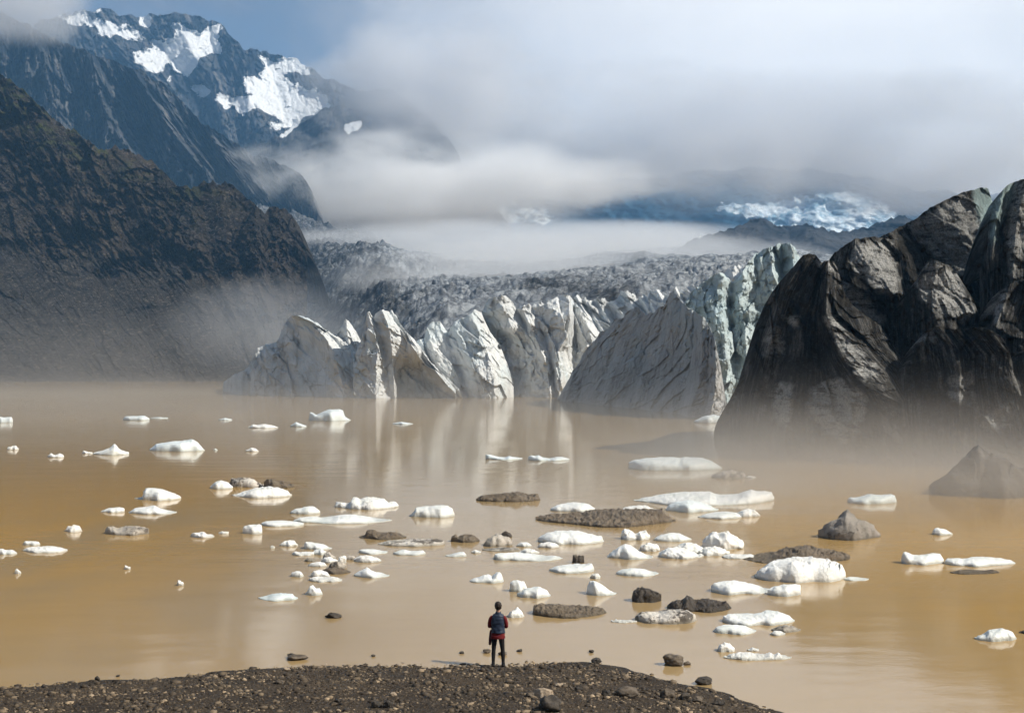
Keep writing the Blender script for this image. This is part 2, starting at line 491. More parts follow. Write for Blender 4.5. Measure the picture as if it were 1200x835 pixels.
def zero(X, Y, p, w): return np.zeros_like(X)
def blur_poly(polys, soft=3., warp=3., seed=3):
    def fn(X, Y, p, w):
        s = np.zeros_like(X)
        offs = [(0, 0), (1, 0), (-1, 0), (0, 1), (0, -1), (.7, .7), (-.7, .7), (.7, -.7), (-.7, -.7)]
        wx = warp * fbm(V3(X * .09, Y * .09, seed), 3, seed); wy = warp * fbm(V3(X * .09, Y * .09, seed + 40.), 3, seed)
        for ox, oy in offs:
            m = np.zeros(X.shape, bool)
            for po in polys: m |= inpoly(X + wx + ox * soft, Y + wy + oy * soft, po)
            s += m / len(offs)
        return s
    return fn

# ---- far range seen under the cloud (icefall to the right, bare rock to the left, the blue of haze painted into it)
ICEP = [[(830, 236), (850, 240), (880, 238), (905, 237), (935, 230), (1000, 225), (1050, 245), (1040, 290), (900, 290), (890, 260), (868, 250), (845, 247)],
        [(520, 226), (590, 232), (640, 244), (650, 262), (560, 262), (520, 255)]]
tag(relief('mountain', [(400, 218), (480, 205), (560, 214), (640, 200), (720, 212), (800, 206), (880, 196), (960, 200), (1040, 214), (1120, 226), (1400, 240)],
           [(400, 330), (1400, 330)], [], 2700., 1.9, M['farice'], 420, 150, 400., (9., .02), 20.,
           noise=(('r', 55., .004, .003, 5), ('f', 18., .03, .02, 4)), seed=4, skirt=0.,
           attrs={'snow': blur_poly(ICEP, 5, 6, 5)}), kind='structure')

# ---- snow-patched summit, upper left
Z = 2.983
SNOW = [[(195, 50), (310, 42), (312, 70), (265, 88), (230, 68)], [(265, 72), (340, 100), (375, 128), (408, 118), (355, 85), (310, 65)],
        [(320, 66), (400, 82), (450, 102), (515, 132), (440, 132), (380, 102)],
        [(600, 80), (680, 112), (740, 98), (778, 82), (757, 130), (768, 165), (788, 192), (740, 182), (700, 200), (680, 230), (652, 270), (615, 247), (590, 212),
         (560, 257), (520, 242), (465, 210), (478, 183), (555, 175), (518, 138), (580, 150), (605, 132), (625, 118)],
        [(660, 293), (720, 303), (742, 322), (710, 332), (678, 316)],
        [(850, 278), (900, 268), (935, 235), (905, 210), (905, 192), (945, 222), (1000, 200), (1040, 183), (1095, 245), (1060, 262), (1000, 250), (985, 270),
         (1020, 297), (1090, 312), (1120, 318), (1155, 375), (1090, 402), (1000, 422), (958, 405), (900, 368), (845, 402), (828, 366), (790, 382), (755, 333),
         (830, 340), (882, 345), (890, 330), (853, 310)], [(930, 448), (970, 428), (1062, 418), (1040, 440), (1060, 430), (1000, 488), (990, 470), (1040, 440)],
        [(480, 60), (520, 50), (530, 100), (500, 90)], [(330, 32), (352, 34), (350, 44), (335, 42)], [(590, 265), (605, 268), (600, 282), (588, 276)]]
SNOW = [[(x / Z, y / Z) for x, y in p] for p in SNOW]
SNF = blur_poly(SNOW, 3.2, 4, 9)
tag(relief('mountain', [(40, 26), (62, 21), (75, 17), (105, 12), (115, 10), (130, 13), (150, 17), (165, 20), (180, 18), (205, 16), (225, 18), (243, 21), (262, 32), (275, 46),
                         (285, 56), (310, 62), (340, 68), (362, 78), (380, 90), (400, 98), (440, 112), (500, 140), (560, 180)],
           [(40, 260), (560, 260)],
           [(0, [(40, 20), (40, 260)]), (30, [(110, 10), (150, 60), (200, 110), (240, 260)]), (-20, [(165, 20), (200, 70), (230, 110), (270, 260)]),
            (35, [(205, 16), (225, 60), (250, 100), (290, 260)]), (0, [(243, 21), (250, 60), (265, 90), (300, 260)]), (45, [(270, 40), (285, 75), (290, 110), (330, 260)]),
            (-30, [(310, 62), (320, 90), (330, 120), (360, 260)]), (-20, [(360, 78), (375, 110), (390, 130), (400, 260)]), (50, [(440, 112), (440, 260)])],
           2300., 1.9, M['mountain'], 520, 240, 300., (6., .06), 15.,
           noise=(('r', 26., .008, .006, 7),), flow_noise=(('r', 9., .08, .02, 5),), fac=((12., 9., 14., .3, .4), (5., 4., 6., .2, .5)), damp=lambda X, Y, p, w: 1 - .75 * SNF(X, Y, p, w), seed=7, skirt=0.,
           attrs={'snow': SNF}), kind='structure')
# ---- dark shoulder running into the cloud
tag(relief('mountain', [(300, 172), (318, 163), (340, 152), (360, 140), (380, 128), (400, 118), (420, 110), (445, 104), (470, 112), (500, 134), (530, 170), (560, 214), (600, 268)],
           [(300, 280), (600, 280)], [(0, [(300, 170), (300, 280)]), (40, [(400, 118), (420, 280)]), (0, [(480, 106), (500, 280)]), (0, [(600, 270), (600, 280)])],
           1950., 1.4, M['mountain'], 220, 110, 200., (5., .06), 10., noise=(('r', 30., .008, .007, 6),), seed=13, skirt=0.,
           attrs={'snow': blur_poly([[(322, 152), (345, 142), (352, 146), (332, 160)], [(400, 150), (420, 140), (425, 150), (405, 156)]], 2, 4, 2)}), kind='structure')
# ---- gullied blue-grey range
tag(relief('mountain', [(-120, -10), (-60, 0), (0, 14), (30, 28), (60, 42), (100, 60), (130, 70), (152, 78), (180, 92), (200, 106), (215, 120), (235, 142), (252, 152), (270, 164),
                        (285, 176), (300, 182), (318, 186), (335, 195), (350, 204), (360, 214), (366, 226), (372, 250)],
           [(-120, 330), (372, 330)],
           [(0, [(-120, 0), (-120, 330)]), (55, [(-40, 0), (-30, 330)]), (-30, [(10, 18), (25, 150), (40, 330)]), (40, [(45, 32), (60, 110), (80, 330)]), (-35, [(75, 48), (95, 130), (110, 330)]),
            (40, [(105, 60), (118, 110), (140, 200), (150, 330)]), (-45, [(130, 70), (160, 130), (185, 200), (190, 330)]), (50, [(155, 80), (190, 140), (240, 200), (260, 330)]),
            (-30, [(200, 106), (230, 160), (275, 220), (290, 330)]), (30, [(225, 130), (262, 180), (310, 240), (320, 330)]), (-20, [(270, 164), (290, 190), (330, 240), (345, 330)]),
            (20, [(335, 195), (350, 230), (365, 330)])],
           1450., 1.3, M['mountain'], 560, 280, 200., (5., .07), 6.,
           noise=(('r', 30., .012, .006, 7), ('f', 10., .03, .03, 6)), flow_noise=(('r', 26., .05, .010, 7),), fac=((20., 13., 42., 0., .3), (9., 6., 15., 0., .45), (3.5, 3., 6., 0., .5)), seed=21, skirt=0., attrs={'snow': zero}), kind='structure')
# ---- black ridge, right, in front of the far icefall
tag(relief('mountain', [(770, 305), (790, 292), (805, 284), (822, 277), (840, 272), (858, 267), (870, 262), (880, 258), (889, 255), (896, 257), (905, 262), (920, 266), (932, 265), (945, 261), (955, 267),
                        (962, 265), (972, 269), (985, 272), (998, 270), (1008, 268), (1018, 266), (1030, 261), (1045, 257), (1060, 253), (1080, 262), (1120, 258), (1180, 262), (1260, 262)],
           [(770, 345), (1260, 345)], [(0, [(770, 300), (770, 345)]), (15, [(889, 255), (880, 345)]), (-8, [(925, 266), (930, 345)]), (12, [(955, 262), (960, 345)]), (-5, [(1000, 270), (1000, 345)]),
                                       (15, [(1060, 253), (1060, 345)]), (0, [(1260, 260), (1260, 345)])],
           980., 1.6, M['ridge'], 420, 80, 150., (3.5, .12), 4., noise=(('r', 9., .02, .02, 6),), seed=31, skirt=0., attrs={'snow': zero}), kind='structure')

# ---- upper glacier: a crevassed sheet that climbs away behind the front
def upper_glacier():
    nu, nv = 760, 420
    xs = np.linspace(270, 1240, nu); t = np.linspace(0, 1, nv)
    d = 335 * (1450 / 335) ** t
    X, D = np.meshgrid(xs, d)
    sky = pl([(180, 250), (300, 256), (352, 268), (400, 280), (440, 287), (480, 304), (530, 312), (600, 311), (700, 304), (800, 299), (900, 299), (1240, 308)], X)
    z1 = H + (HY - sky) / FPX * 1450
    z0 = pl([(180, -14), (330, -14), (400, -10), (450, 0), (560, 9), (700, 16), (850, 20), (1240, 22)], X)
    u = (D - 335) / 1115.
    u0 = pl([(270, .42), (350, .36), (400, .20), (450, .08), (520, 0), (1240, 0)], X)
    g = np.clip((u - u0) / (1 - u0), 0, 1)
    z = z0 + (z1 - z0) * g ** .85
    wx = (X - CX) / FPX * D
    q = V3(wx, D, 0)
    warp = 14 * np.stack([fbm(q * .012, 3, 3), fbm(q * .012 + 9, 3, 4), 0 * z], -1)
    q2 = q + warp
    rd = ridged(q2 * np.array([.050, .085, 1]), 5, 41, .58)
    rd2 = ridged(q2 * np.array([.012, .02, 1]) + 5, 3, 47)
    lf = sstep(620, 380, X)
    fl = wx + .45 * (D - 335) * sstep(900, 300, X) - .25 * (D - 335) * sstep(650, 1000, X)      # flow lines fan out towards the front
    zone = sstep(-.35, .45, fbm(V3(fl * .010, D * .004, 2), 4, 12) + .35 * fbm(q * .02, 3, 19))
    amp = (.5 + 3.0 * zone + 3.4 * lf) * (1 - .35 * sstep(.5, 1, u) * (1 - lf))
    z = z + amp * rd + (2.0 + 6 * lf) * rd2 * (.4 + u) + 6 * (zone - .5) * (.4 + u)
    cre = .5 + .5 * np.sin(.30 * (D + .35 * np.abs(wx - 20)) + 5 * fbm(q * .02, 3, 23))
    z = z - 1.8 * cre ** 6 * zone * (1 - lf)
    band = fbm(V3(fl * .045, D * .003, 5), 5, 33, .6)
    dark = np.clip(.10 + .85 * sstep(540, 380, X) + .95 * np.clip(band, 0, 1) + .30 * fbm(q * .006, 4, 8) - .15 * zone, 0, 1)
    P = V3(wx, D, z)
    o = new_mesh('glacier', P, grid_faces(nv, nu), M['upper'], True, (0, 335, 0), None, {'dark': ('FLOAT', dark)})
    tag(o, kind='structure')
upper_glacier()

# ---- dark hillside above the left shore
def hs_moss(X, Y, p, w):
    return sstep(.72, .95, w) * sstep(330, 150, X) * .8 + .6 * sstep(.8, 1, w) * sstep(150, 60, X)
def hs_scree(X, Y, p, w):
    b = pl([(-80, 300), (0, 285), (60, 305), (120, 315), (200, 320), (262, 345), (310, 370), (352, 390)], X)
    return sstep(-28, 30, Y - b + 22 * fbm(V3(X * .03, Y * .03, 3), 4, 6))
tag(relief('hillside', [(-160, -40), (-80, 25), (-40, 55), (0, 86), (20, 102), (45, 122), (60, 138), (85, 152), (105, 165), (125, 178), (135, 173), (142, 176), (152, 175), (165, 184), (180, 192), (190, 202),
                        (200, 212), (212, 219), (222, 221), (232, 219), (240, 213), (250, 211), (258, 214), (272, 216), (285, 226), (298, 238), (310, 252), (316, 245), (325, 242), (335, 245),
                        (342, 256), (348, 266), (353, 276), (360, 300)],
           [(-160, 447), (360, 447)],
           [(0, [(-260, -40), (-160, 120), (90, 447)]), (6, [(-150, -40, 9), (-40, 180, 7), (150, 447, 1)]), (0, [(-60, 40), (50, 220), (195, 447)]), (6, [(20, 102, 8), (110, 260, 5), (232, 447, 1)]),
            (0, [(80, 150), (150, 280), (265, 447)]), (6, [(128, 176, 8), (190, 290, 5), (290, 447, 1)]), (0, [(180, 195), (222, 300), (305, 447)]), (6, [(214, 219, 7), (242, 300, 5), (313, 447, 1)]),
            (0, [(232, 220), (254, 310), (320, 447)]), (7, [(256, 212, 9), (266, 290, 8), (326, 447, 1)]), (3, [(280, 222), (284, 300), (332, 447)]), (7, [(300, 238, 10), (303, 320, 8), (338, 447, 1)]), (-5, [(314, 250), (316, 330), (342, 447)]),
            (4, [(332, 243, 8), (334, 320, 6), (348, 447, 1)]), (0, [(357, 280), (354, 330), (354, 447)])],
           [(-160, 548), (0, 548), (300, 560), (360, 600)], .72, M['rock'], 640, 420, 120., (6., .10), 5., power=.92,
           noise=(('f', 9., .020, .016, 7), ('r', 2.2, .09, .07, 6), ('f', .9, .3, .25, 4)), flow_noise=(('r', 1.6, .05, .014, 5),),
           fac=((6.0, 22., 40., .35, .5), (3.2, 9., 15., -.3, .6), (1.6, 3.6, 5., .15, .7)), seed=51, back=.5,
           damp=lambda X, Y, p, w: (1 - .86 * hs_scree(X, Y, p, w)) * (.35 + 1.1 * sstep(-.4, .4, fbm(V3(X * .018, Y * .022, 4), 3, 77))),
           attrs={'scree': hs_scree, 'moss': hs_moss}), kind='structure')

# ---- the white front and its seracs
NI = (('f', .8, .10, .07, 4), ('r', .25, .15, .08, 5), ('f', .16, .7, .5, 5))
FI = (('r', .22, .075, .012, 5),)
FA = ((1.25, 19., 44., -.40, .32), (.36, 7.5, 15., -.25, .5), (.13, 2.8, 4.5, -.1, .6))
front = tag(empty('glacier_front', (-18., 285., 0.)), 'pale ice front of the glacier with leaning white seracs at the far lake edge', 'glacier')
gdb = lambda b: (lambda xs: gd(pl(b, xs)))
bA = [(255, 458), (264, 459), (275, 462), (290, 464), (350, 464), (390, 465), (470, 465.5)]
relief('serac', [(261, 452), (262, 447), (265, 445), (272, 440), (287, 433), (291, 430), (296, 421), (302, 407), (310, 404), (322, 402), (327, 396), (333, 380), (338, 373), (342, 370), (352, 369), (362, 373),
                 (370, 377), (380, 385), (392, 393), (403, 398), (412, 407), (420, 414), (430, 419), (440, 428), (450, 441), (457, 456)], bA,
       [(-11, [(258, 440), (260, 465)]), (-7.5, [(276, 438), (280, 465)]), (-8, [(290, 430), (293, 465)]), (-4.5, [(301, 406), (296, 465)]), (-4.5, [(322, 400), (330, 425), (334, 465)]), (-2.5, [(333, 376), (341, 405), (346, 465)]),
        (-1.8, [(340, 370), (354, 400), (358, 430), (360, 465)]), (1.2, [(343, 369), (360, 382), (372, 405), (376, 465)]), (6.5, [(346, 369), (366, 378), (381, 395), (391, 411), (393, 420), (399, 440), (405, 466)]),
        (3.0, [(372, 378), (392, 398), (404, 415), (412, 440), (420, 466)]), (3.6, [(380, 384), (402, 402), (414, 420), (424, 440), (428, 466)]), (0, [(425, 417), (436, 435), (440, 466)]), (-5, [(455, 440), (458, 466)])],
       gdb(bA), .045, M['ice_white'], 230, 130, 14., (1.8, .2), 2.5, noise=NI, flow_noise=FI, fac=FA, seed=61, parent=front, label='leftmost serac with a rounded summit, grey on its left flank and white along its right slope')
relief('serac', [(380, 402), (390, 396), (398, 386), (402, 379), (405, 374), (408, 375), (413, 382), (418, 389), (424, 402), (429, 416), (434, 432), (440, 452)], [(380, 466), (440, 466)],
       [(-3, [(380, 400), (384, 466)]), (3, [(405, 374), (408, 396), (412, 420), (416, 466)]), (2, [(414, 384), (422, 410), (428, 466)]), (-2, [(436, 430), (440, 466)])],
       304., .04, M['ice_white'], 90, 110, 9., (1.5, .3), .8, noise=NI, flow_noise=FI, fac=FA, seed=62, parent=front, label='thin white pointed serac just right of the rounded one')
relief('serac', [(414, 420), (421, 404), (425, 392), (428, 378), (430, 367), (433, 365), (436, 370), (438, 373), (440, 367), (446, 363), (452, 363), (456, 366), (459, 363), (463, 368), (470, 380), (476, 389),
                 (482, 394), (490, 403), (497, 412), (503, 422), (512, 431), (525, 446), (534, 458)], [(414, 465.5), (534, 466)],
       [(-2, [(414, 410), (420, 466)]), (3.5, [(431, 366, 3.5), (438, 385, 3.5), (443, 410, 3), (441, 428, 2.2), (441, 466, 1.2)]), (.5, [(437, 372), (447, 395), (452, 420), (455, 440), (458, 466)]),
        (4.5, [(448, 363, 4.5), (456, 385, 4), (460, 420, 2.5), (463, 466, 1.2)]), (2, [(457, 365, 2), (474, 395, 2.5), (478, 420, 0), (470, 440, -4), (468, 466, -6)]), (0, [(480, 392, 4), (490, 412, 4), (492, 432, -3), (495, 466, -7)]),
        (2, [(495, 410, 3), (505, 428, 4), (520, 446, 4), (535, 466, 3)])],
       292., .04, M['ice_white'], 190, 130, 14., (1.6, .3), 1.5, noise=NI, flow_noise=FI, fac=FA, seed=63, parent=front, label='white serac topped by three leaning blades over a dark hollow at the water')
relief('serac', [(482, 420), (485, 405), (488, 399), (497, 396), (500, 384), (504, 379), (508, 377), (515, 376), (519, 381), (523, 387), (526, 390), (528, 384), (533, 377), (540, 373), (548, 370), (553, 367),
                 (556, 362), (560, 364), (564, 366), (568, 376), (575, 390), (585, 402), (592, 420), (602, 445)], [(482, 466), (602, 466.5)],
       [(-3, [(484, 400), (490, 466)]), (1, [(500, 384), (514, 430), (532, 466)]), (-1, [(524, 390), (538, 430), (548, 466)]), (2.5, [(530, 382), (552, 420), (562, 466)]), (5, [(552, 367), (566, 400), (578, 430), (580, 466)]),
        (1.5, [(565, 368), (582, 410), (589, 440), (588, 466)]), (-6, [(598, 430), (602, 466)])],
       297., .07, M['ice_white'], 190, 130, 14., (1.2, .25), 1.5, noise=NI, flow_noise=FI, fac=FA, seed=64, parent=front, label='broad pale serac face crossed by slanting grey bands, behind the three blades')
relief('serac', [(545, 385), (560, 374), (565, 366), (568, 357), (571, 352), (575, 349), (582, 347), (590, 346), (596, 349), (602, 356), (605, 362), (612, 362), (616, 358), (620, 356), (624, 360), (628, 361), (632, 358),
                 (638, 357), (645, 352), (652, 348), (660, 345), (668, 347), (672, 352), (680, 362), (690, 372), (700, 385), (712, 402), (724, 425)], [(545, 467), (640, 468), (724, 476)],
       [(-3, [(550, 385), (560, 467)]), (-3, [(564, 369, 0), (584, 390, -3), (592, 402, -5), (592, 467, -6)]), (3, [(588, 346, 4.5), (590, 364, 4), (594, 372, 1.5), (600, 384, 4), (604, 396, -1), (606, 420, -4), (606, 467, -5)]),
        (0, [(603, 357), (616, 385), (622, 402), (626, 430), (626, 467)]), (3.5, [(612, 362), (628, 395), (640, 425), (646, 467)]), (1.5, [(622, 358), (636, 392), (646, 425), (650, 467)]), (4.5, [(640, 356), (645, 390), (650, 412), (655, 467)]),
        (8, [(667, 348, 7), (668, 375, 8), (664, 395, 7), (654, 412, 5.5), (657, 440, 3.5), (660, 468, 2.2)]), (-4, [(671, 350), (673, 380), (674, 400), (676, 470)]), (0, [(684, 366), (694, 400), (702, 430), (705, 470)]), (-2, [(724, 420), (724, 470)])],
       303., .05, M['ice_white'], 250, 140, 14., (1.8, .3), 1.5, noise=NI + (('r', .8, .22, .18, 3),), flow_noise=FI, fac=FA, seed=65, parent=front, label='knobbly serac with rounded heads and a dark upright blade at its right end')
# rows of leaning blades behind
bl = []
rs = random.Random(5)
x = 585.
while x < 905:
    p_ = 1.7 if len(bl) % 2 else -1.5
    p_ *= rs.uniform(.3, 1.5)
    bl.append((p_, [(x, 325), (x + 34, 385), (x + 52, 430)])); x += rs.uniform(3., 10.5)
relief('serac', [(590, 372), (600, 364), (615, 360), (640, 353), (660, 350), (680, 347), (690, 352), (700, 351), (712, 352), (722, 350), (727, 345), (735, 341), (742, 345), (748, 349), (757, 346), (765, 340), (775, 344), (783, 346),
                 (792, 338), (800, 339), (808, 334), (818, 337), (826, 331), (838, 326), (850, 318), (862, 312), (880, 310), (900, 312)], [(590, 440), (900, 440)], bl,
       [(590, 330), (720, 320), (900, 270)], .12, M['ice_white'], 420, 110, 20., (7., .16), 1.5, noise=NI, fac=((1.2, 12., 22., -.7, .6), (.4, 5., 9., -.7, .5)), seed=66, parent=front, skirt=3., label='rows of thin white blades leaning left behind the front')
bG = [(655, 470), (680, 471), (700, 474), (740, 478), (780, 483), (810, 488), (852, 492)]
relief('serac', [(655, 468), (665, 446), (680, 421), (695, 399), (710, 385), (725, 373), (735, 366), (742, 361), (748, 361), (753, 363), (757, 368), (765, 366), (778, 356), (783, 348), (786, 343), (790, 341), (795, 348), (802, 356),
                 (806, 362), (815, 365), (825, 372), (833, 385), (838, 400), (845, 430), (850, 465), (852, 482)], bG,
       [(-3, [(652, 460), (654, 470)]), (.2, [(690, 405), (672, 440), (662, 471)]), (.1, [(712, 384), (690, 425), (676, 471)]), (1.5, [(735, 366), (712, 395), (696, 440), (688, 473)]), (.9, [(748, 362), (728, 392), (708, 440), (700, 474)]),
        (1.9, [(757, 367, .6), (745, 392, 1.6), (728, 440, 2.2), (716, 476, 1.6)]), (.9, [(768, 365), (756, 400), (742, 440), (730, 478)]), (1.0, [(776, 358), (766, 392), (754, 436), (744, 479)]), (.1, [(783, 349), (775, 390), (763, 440), (752, 480)]),
        (3.4, [(790, 341, 3.0), (787, 378, 3.6), (776, 430, 2.0), (760, 481, .8)]), (.9, [(799, 353), (795, 395), (783, 436), (768, 482)]), (.2, [(806, 362), (806, 400), (798, 440), (784, 484)]), (-1.4, [(813, 365), (812, 405), (804, 450), (792, 486)]),
        (4.2, [(823, 371), (823, 410), (820, 446), (806, 488)]), (2.6, [(830, 380), (831, 420), (830, 452), (820, 489)]), (4.5, [(838, 398), (839, 430), (838, 456), (832, 490)]), (-2, [(850, 440), (851, 490)])],
       gdb(bG), .055, M['ice_grey'], 280, 170, 14., (4.5, .12), 1., noise=(('f', .5, .12, .08, 4), ('r', .35, .2, .12, 4), ('f', .15, .9, .6, 3)), flow_noise=(('r', .25, .07, .012, 6),), fac=((.6, 16., 40., .55, .5), (.24, 6., 12., .35, .6), (.10, 2.8, 4., .2, .6)), seed=67, parent=front,
       label='steep grey ice wall streaked with brown, falling to the lake left of the dark ice')
relief('serac', [(798, 365), (805, 350), (812, 340), (825, 330), (838, 320), (846, 319), (852, 325), (858, 330), (868, 322), (876, 308), (885, 298), (895, 292), (905, 288), (915, 285), (925, 286), (932, 289), (937, 300), (946, 330),
                 (958, 380), (975, 420)], [(798, 488), (975, 488)],
       [(-2, [(800, 360), (806, 488)]), (2.2, [(830, 326), (832, 350), (842, 400), (846, 488)]), (2.6, [(847, 319), (846, 350), (850, 400), (852, 488)]), (-1.2, [(857, 328), (855, 360), (862, 420), (864, 488)]), (1.6, [(872, 316), (868, 350), (874, 400), (876, 488)]),
        (-.6, [(886, 300), (886, 350), (890, 400), (890, 488)]), (3.2, [(905, 288), (905, 318), (914, 340), (918, 400)]), (-1.8, [(916, 286), (917, 318), (924, 345), (930, 400)]), (2.4, [(927, 287), (931, 320), (940, 400)]), (-3, [(950, 340), (970, 420)])],
       206., .05, M['ice_teal'], 260, 180, 14., (2.0, .2), 1.2, noise=(('r', .8, .22, .2, 5), ('f', .5, .3, .25, 4)), fac=((1.4, 17., 30., .1, .5), (.5, 8., 11., .2, .6), (.16, 3.2, 4.5, .1, .7)), seed=68, parent=front,
       label='crumbling blue green ice head between the grey wall and the dark ice')

# ---- ash-covered ice, right
dark = tag(empty('ash_covered_glacier', (32., 105., 0.)), 'tall black ash covered ice mass standing in mist at the right of the lake', 'glacier')
def bare(polys, amt=1.):
    f = blur_poly(polys, 3., 5., 12)
    return lambda X, Y, p, w: f(X, Y, p, w) * amt
def bf(t): return {'bare': t, 'teal': zero}
ND = (('f', .30, .16, .12, 5), ('r', .20, .28, .20, 6), ('f', .07, 1.6, 1.3, 4))
FD = (('r', .15, .09, .014, 6),)
kw = dict(noise=ND, flow_noise=FD, fac=((.95, 40., 66., -.35, .30), (.30, 16., 27., -.5, .45), (.11, 6., 9., -.4, .5), (.04, 2.6, 3.4, -.3, .6)), parent=dark, thick=9.)
relief('ice_block', [(1010, 296), (1022, 284), (1030, 278), (1045, 271), (1060, 263), (1075, 255), (1090, 243), (1105, 236), (1120, 229), (1128, 225), (1135, 224), (1142, 222), (1150, 219), (1158, 221), (1163, 236), (1166, 280), (1170, 330), (1174, 400)],
       [(1010, 520), (1174, 520)],
       [(-2, [(1012, 290), (1016, 520)]), (1.2, [(1040, 273), (1060, 300), (1070, 340), (1075, 520)]), (-.4, [(1062, 263), (1086, 300), (1096, 340), (1100, 520)]), (2.2, [(1096, 240), (1112, 275), (1128, 305), (1142, 345), (1150, 520)]),
        (2.0, [(1128, 225), (1142, 255), (1150, 290), (1156, 520)]), (2.2, [(1136, 224), (1149, 252), (1154, 290), (1158, 520)]), (-3.4, [(1148, 219), (1158, 250), (1161, 300), (1162, 520)]), (-5, [(1172, 300), (1176, 520)])],
       121., .022, M['ash'], 230, 190, jag=(1.2, .2), rnd=1.2, seed=71, label='highest black slope with streaked flank, behind the other dark blocks',
       attrs={'bare': bare([[(1062, 264), (1132, 226), (1150, 262), (1152, 330), (1130, 330), (1096, 300)]], .6), 'teal': blur_poly([[(1138, 216), (1165, 216), (1170, 250), (1160, 300), (1150, 270)]], 4, 4, 3)}, **kw)
relief('ice_block', [(1148, 320), (1154, 280), (1158, 258), (1163, 240), (1168, 230), (1175, 223), (1180, 217), (1190, 213), (1200, 209), (1215, 206), (1240, 205), (1300, 215)], [(1148, 530), (1300, 530)],
       [(-2.5, [(1148, 290), (1150, 530)]), (1.2, [(1178, 218), (1168, 255), (1162, 300), (1163, 400), (1168, 530)]), (.2, [(1188, 213), (1178, 260), (1174, 320), (1178, 400), (1182, 530)]), (2.6, [(1202, 209), (1190, 270), (1187, 320), (1190, 400), (1195, 530)]),
        (1.6, [(1230, 206), (1220, 300), (1220, 530)]), (2.5, [(1260, 210), (1260, 530)]), (0, [(1300, 215), (1300, 530)])],
       109., .018, M['ash'], 200, 190, jag=(1.2, .2), rnd=1., seed=72, label='black and grey shoulder at the right edge with a band of teal ice on its left',
       attrs={'bare': bare([[(1186, 214), (1215, 208), (1200, 300), (1186, 330), (1178, 280)]], .6), 'teal': blur_poly([[(1160, 240), (1175, 218), (1190, 213), (1186, 230), (1172, 262), (1162, 290)]], 3, 3, 4)}, **kw)
relief('ice_block', [(962, 330), (970, 308), (978, 296), (986, 290), (995, 284), (1003, 279), (1008, 280), (1014, 278), (1024, 277), (1036, 279), (1048, 281), (1052, 284), (1054, 300), (1058, 325), (1063, 345), (1075, 370), (1090, 420)], [(962, 520), (1090, 520)],
       [(-2, [(965, 320), (975, 520)]), (1.2, [(1001, 279), (990, 310), (992, 345), (1000, 520)]), (2.6, [(1004, 279, 1.5), (1016, 310, 2.2), (1034, 338, 3.2), (1036, 352, .2), (1030, 520, 0)]), (2.4, [(1030, 278, 1.5), (1042, 315, 2), (1052, 346, 3), (1054, 362, .4), (1052, 520, 0)]),
        (-.5, [(1052, 285), (1059, 330), (1074, 390), (1078, 520)]), (-3, [(1080, 380), (1092, 520)])],
       113., .022, M['ash'], 180, 180, jag=(1., .25), rnd=.8, seed=73, label='dark block with a pale scraped face ending in a sharp lip',
       attrs=bf(bare([[(1000, 285), (1045, 284), (1054, 340), (1040, 348), (1010, 325), (995, 312)], [(985, 330), (1010, 340), (1035, 372), (1030, 400), (1000, 380)]], .75)), **kw)
relief('ice_block', [(1056, 356), (1066, 340), (1074, 330), (1082, 320), (1088, 308), (1091, 303), (1098, 305), (1106, 309), (1113, 311), (1120, 319), (1130, 334), (1140, 350), (1147, 368), (1152, 395), (1162, 425)], [(1056, 530), (1162, 530)],
       [(-1.6, [(1058, 350), (1062, 530)]), (1.8, [(1091, 303), (1076, 330), (1082, 352), (1086, 530)]), (2.2, [(1104, 308), (1104, 335), (1116, 362), (1118, 385), (1118, 530)]), (2.8, [(1118, 317, 2.5), (1134, 345, 2.8), (1144, 368, 2.8), (1142, 385, .3), (1142, 530, 0)]), (-1.5, [(1152, 390), (1162, 530)])],
       107., .018, M['ash'], 160, 170, jag=(1., .25), rnd=.7, seed=74, label='slab fronted grey block leaning in the middle of the dark ice',
       attrs=bf(bare([[(1074, 332), (1090, 306), (1116, 314), (1142, 366), (1132, 376), (1100, 366), (1080, 352)]], .8)), **kw)
relief('ice_block', [(1158, 392), (1162, 372), (1166, 354), (1172, 342), (1180, 335), (1190, 330), (1200, 327), (1220, 322), (1250, 325), (1300, 345)], [(1158, 530), (1300, 530)],
       [(-1.5, [(1158, 380), (1162, 530)]), (1.8, [(1184, 333), (1176, 358), (1166, 384), (1170, 530)]), (1.2, [(1200, 327), (1194, 352), (1184, 380), (1186, 530)]), (2., [(1225, 322), (1220, 530)]), (0, [(1300, 345), (1300, 530)])],
       104., .016, M['ash'], 150, 160, jag=(1., .25), rnd=.7, seed=75, label='dark boulder of ice at the right edge with a bluish left facet', attrs=bf(bare([[(1162, 382), (1166, 355), (1178, 338), (1182, 345), (1174, 365), (1168, 388)]], .75)), **kw)
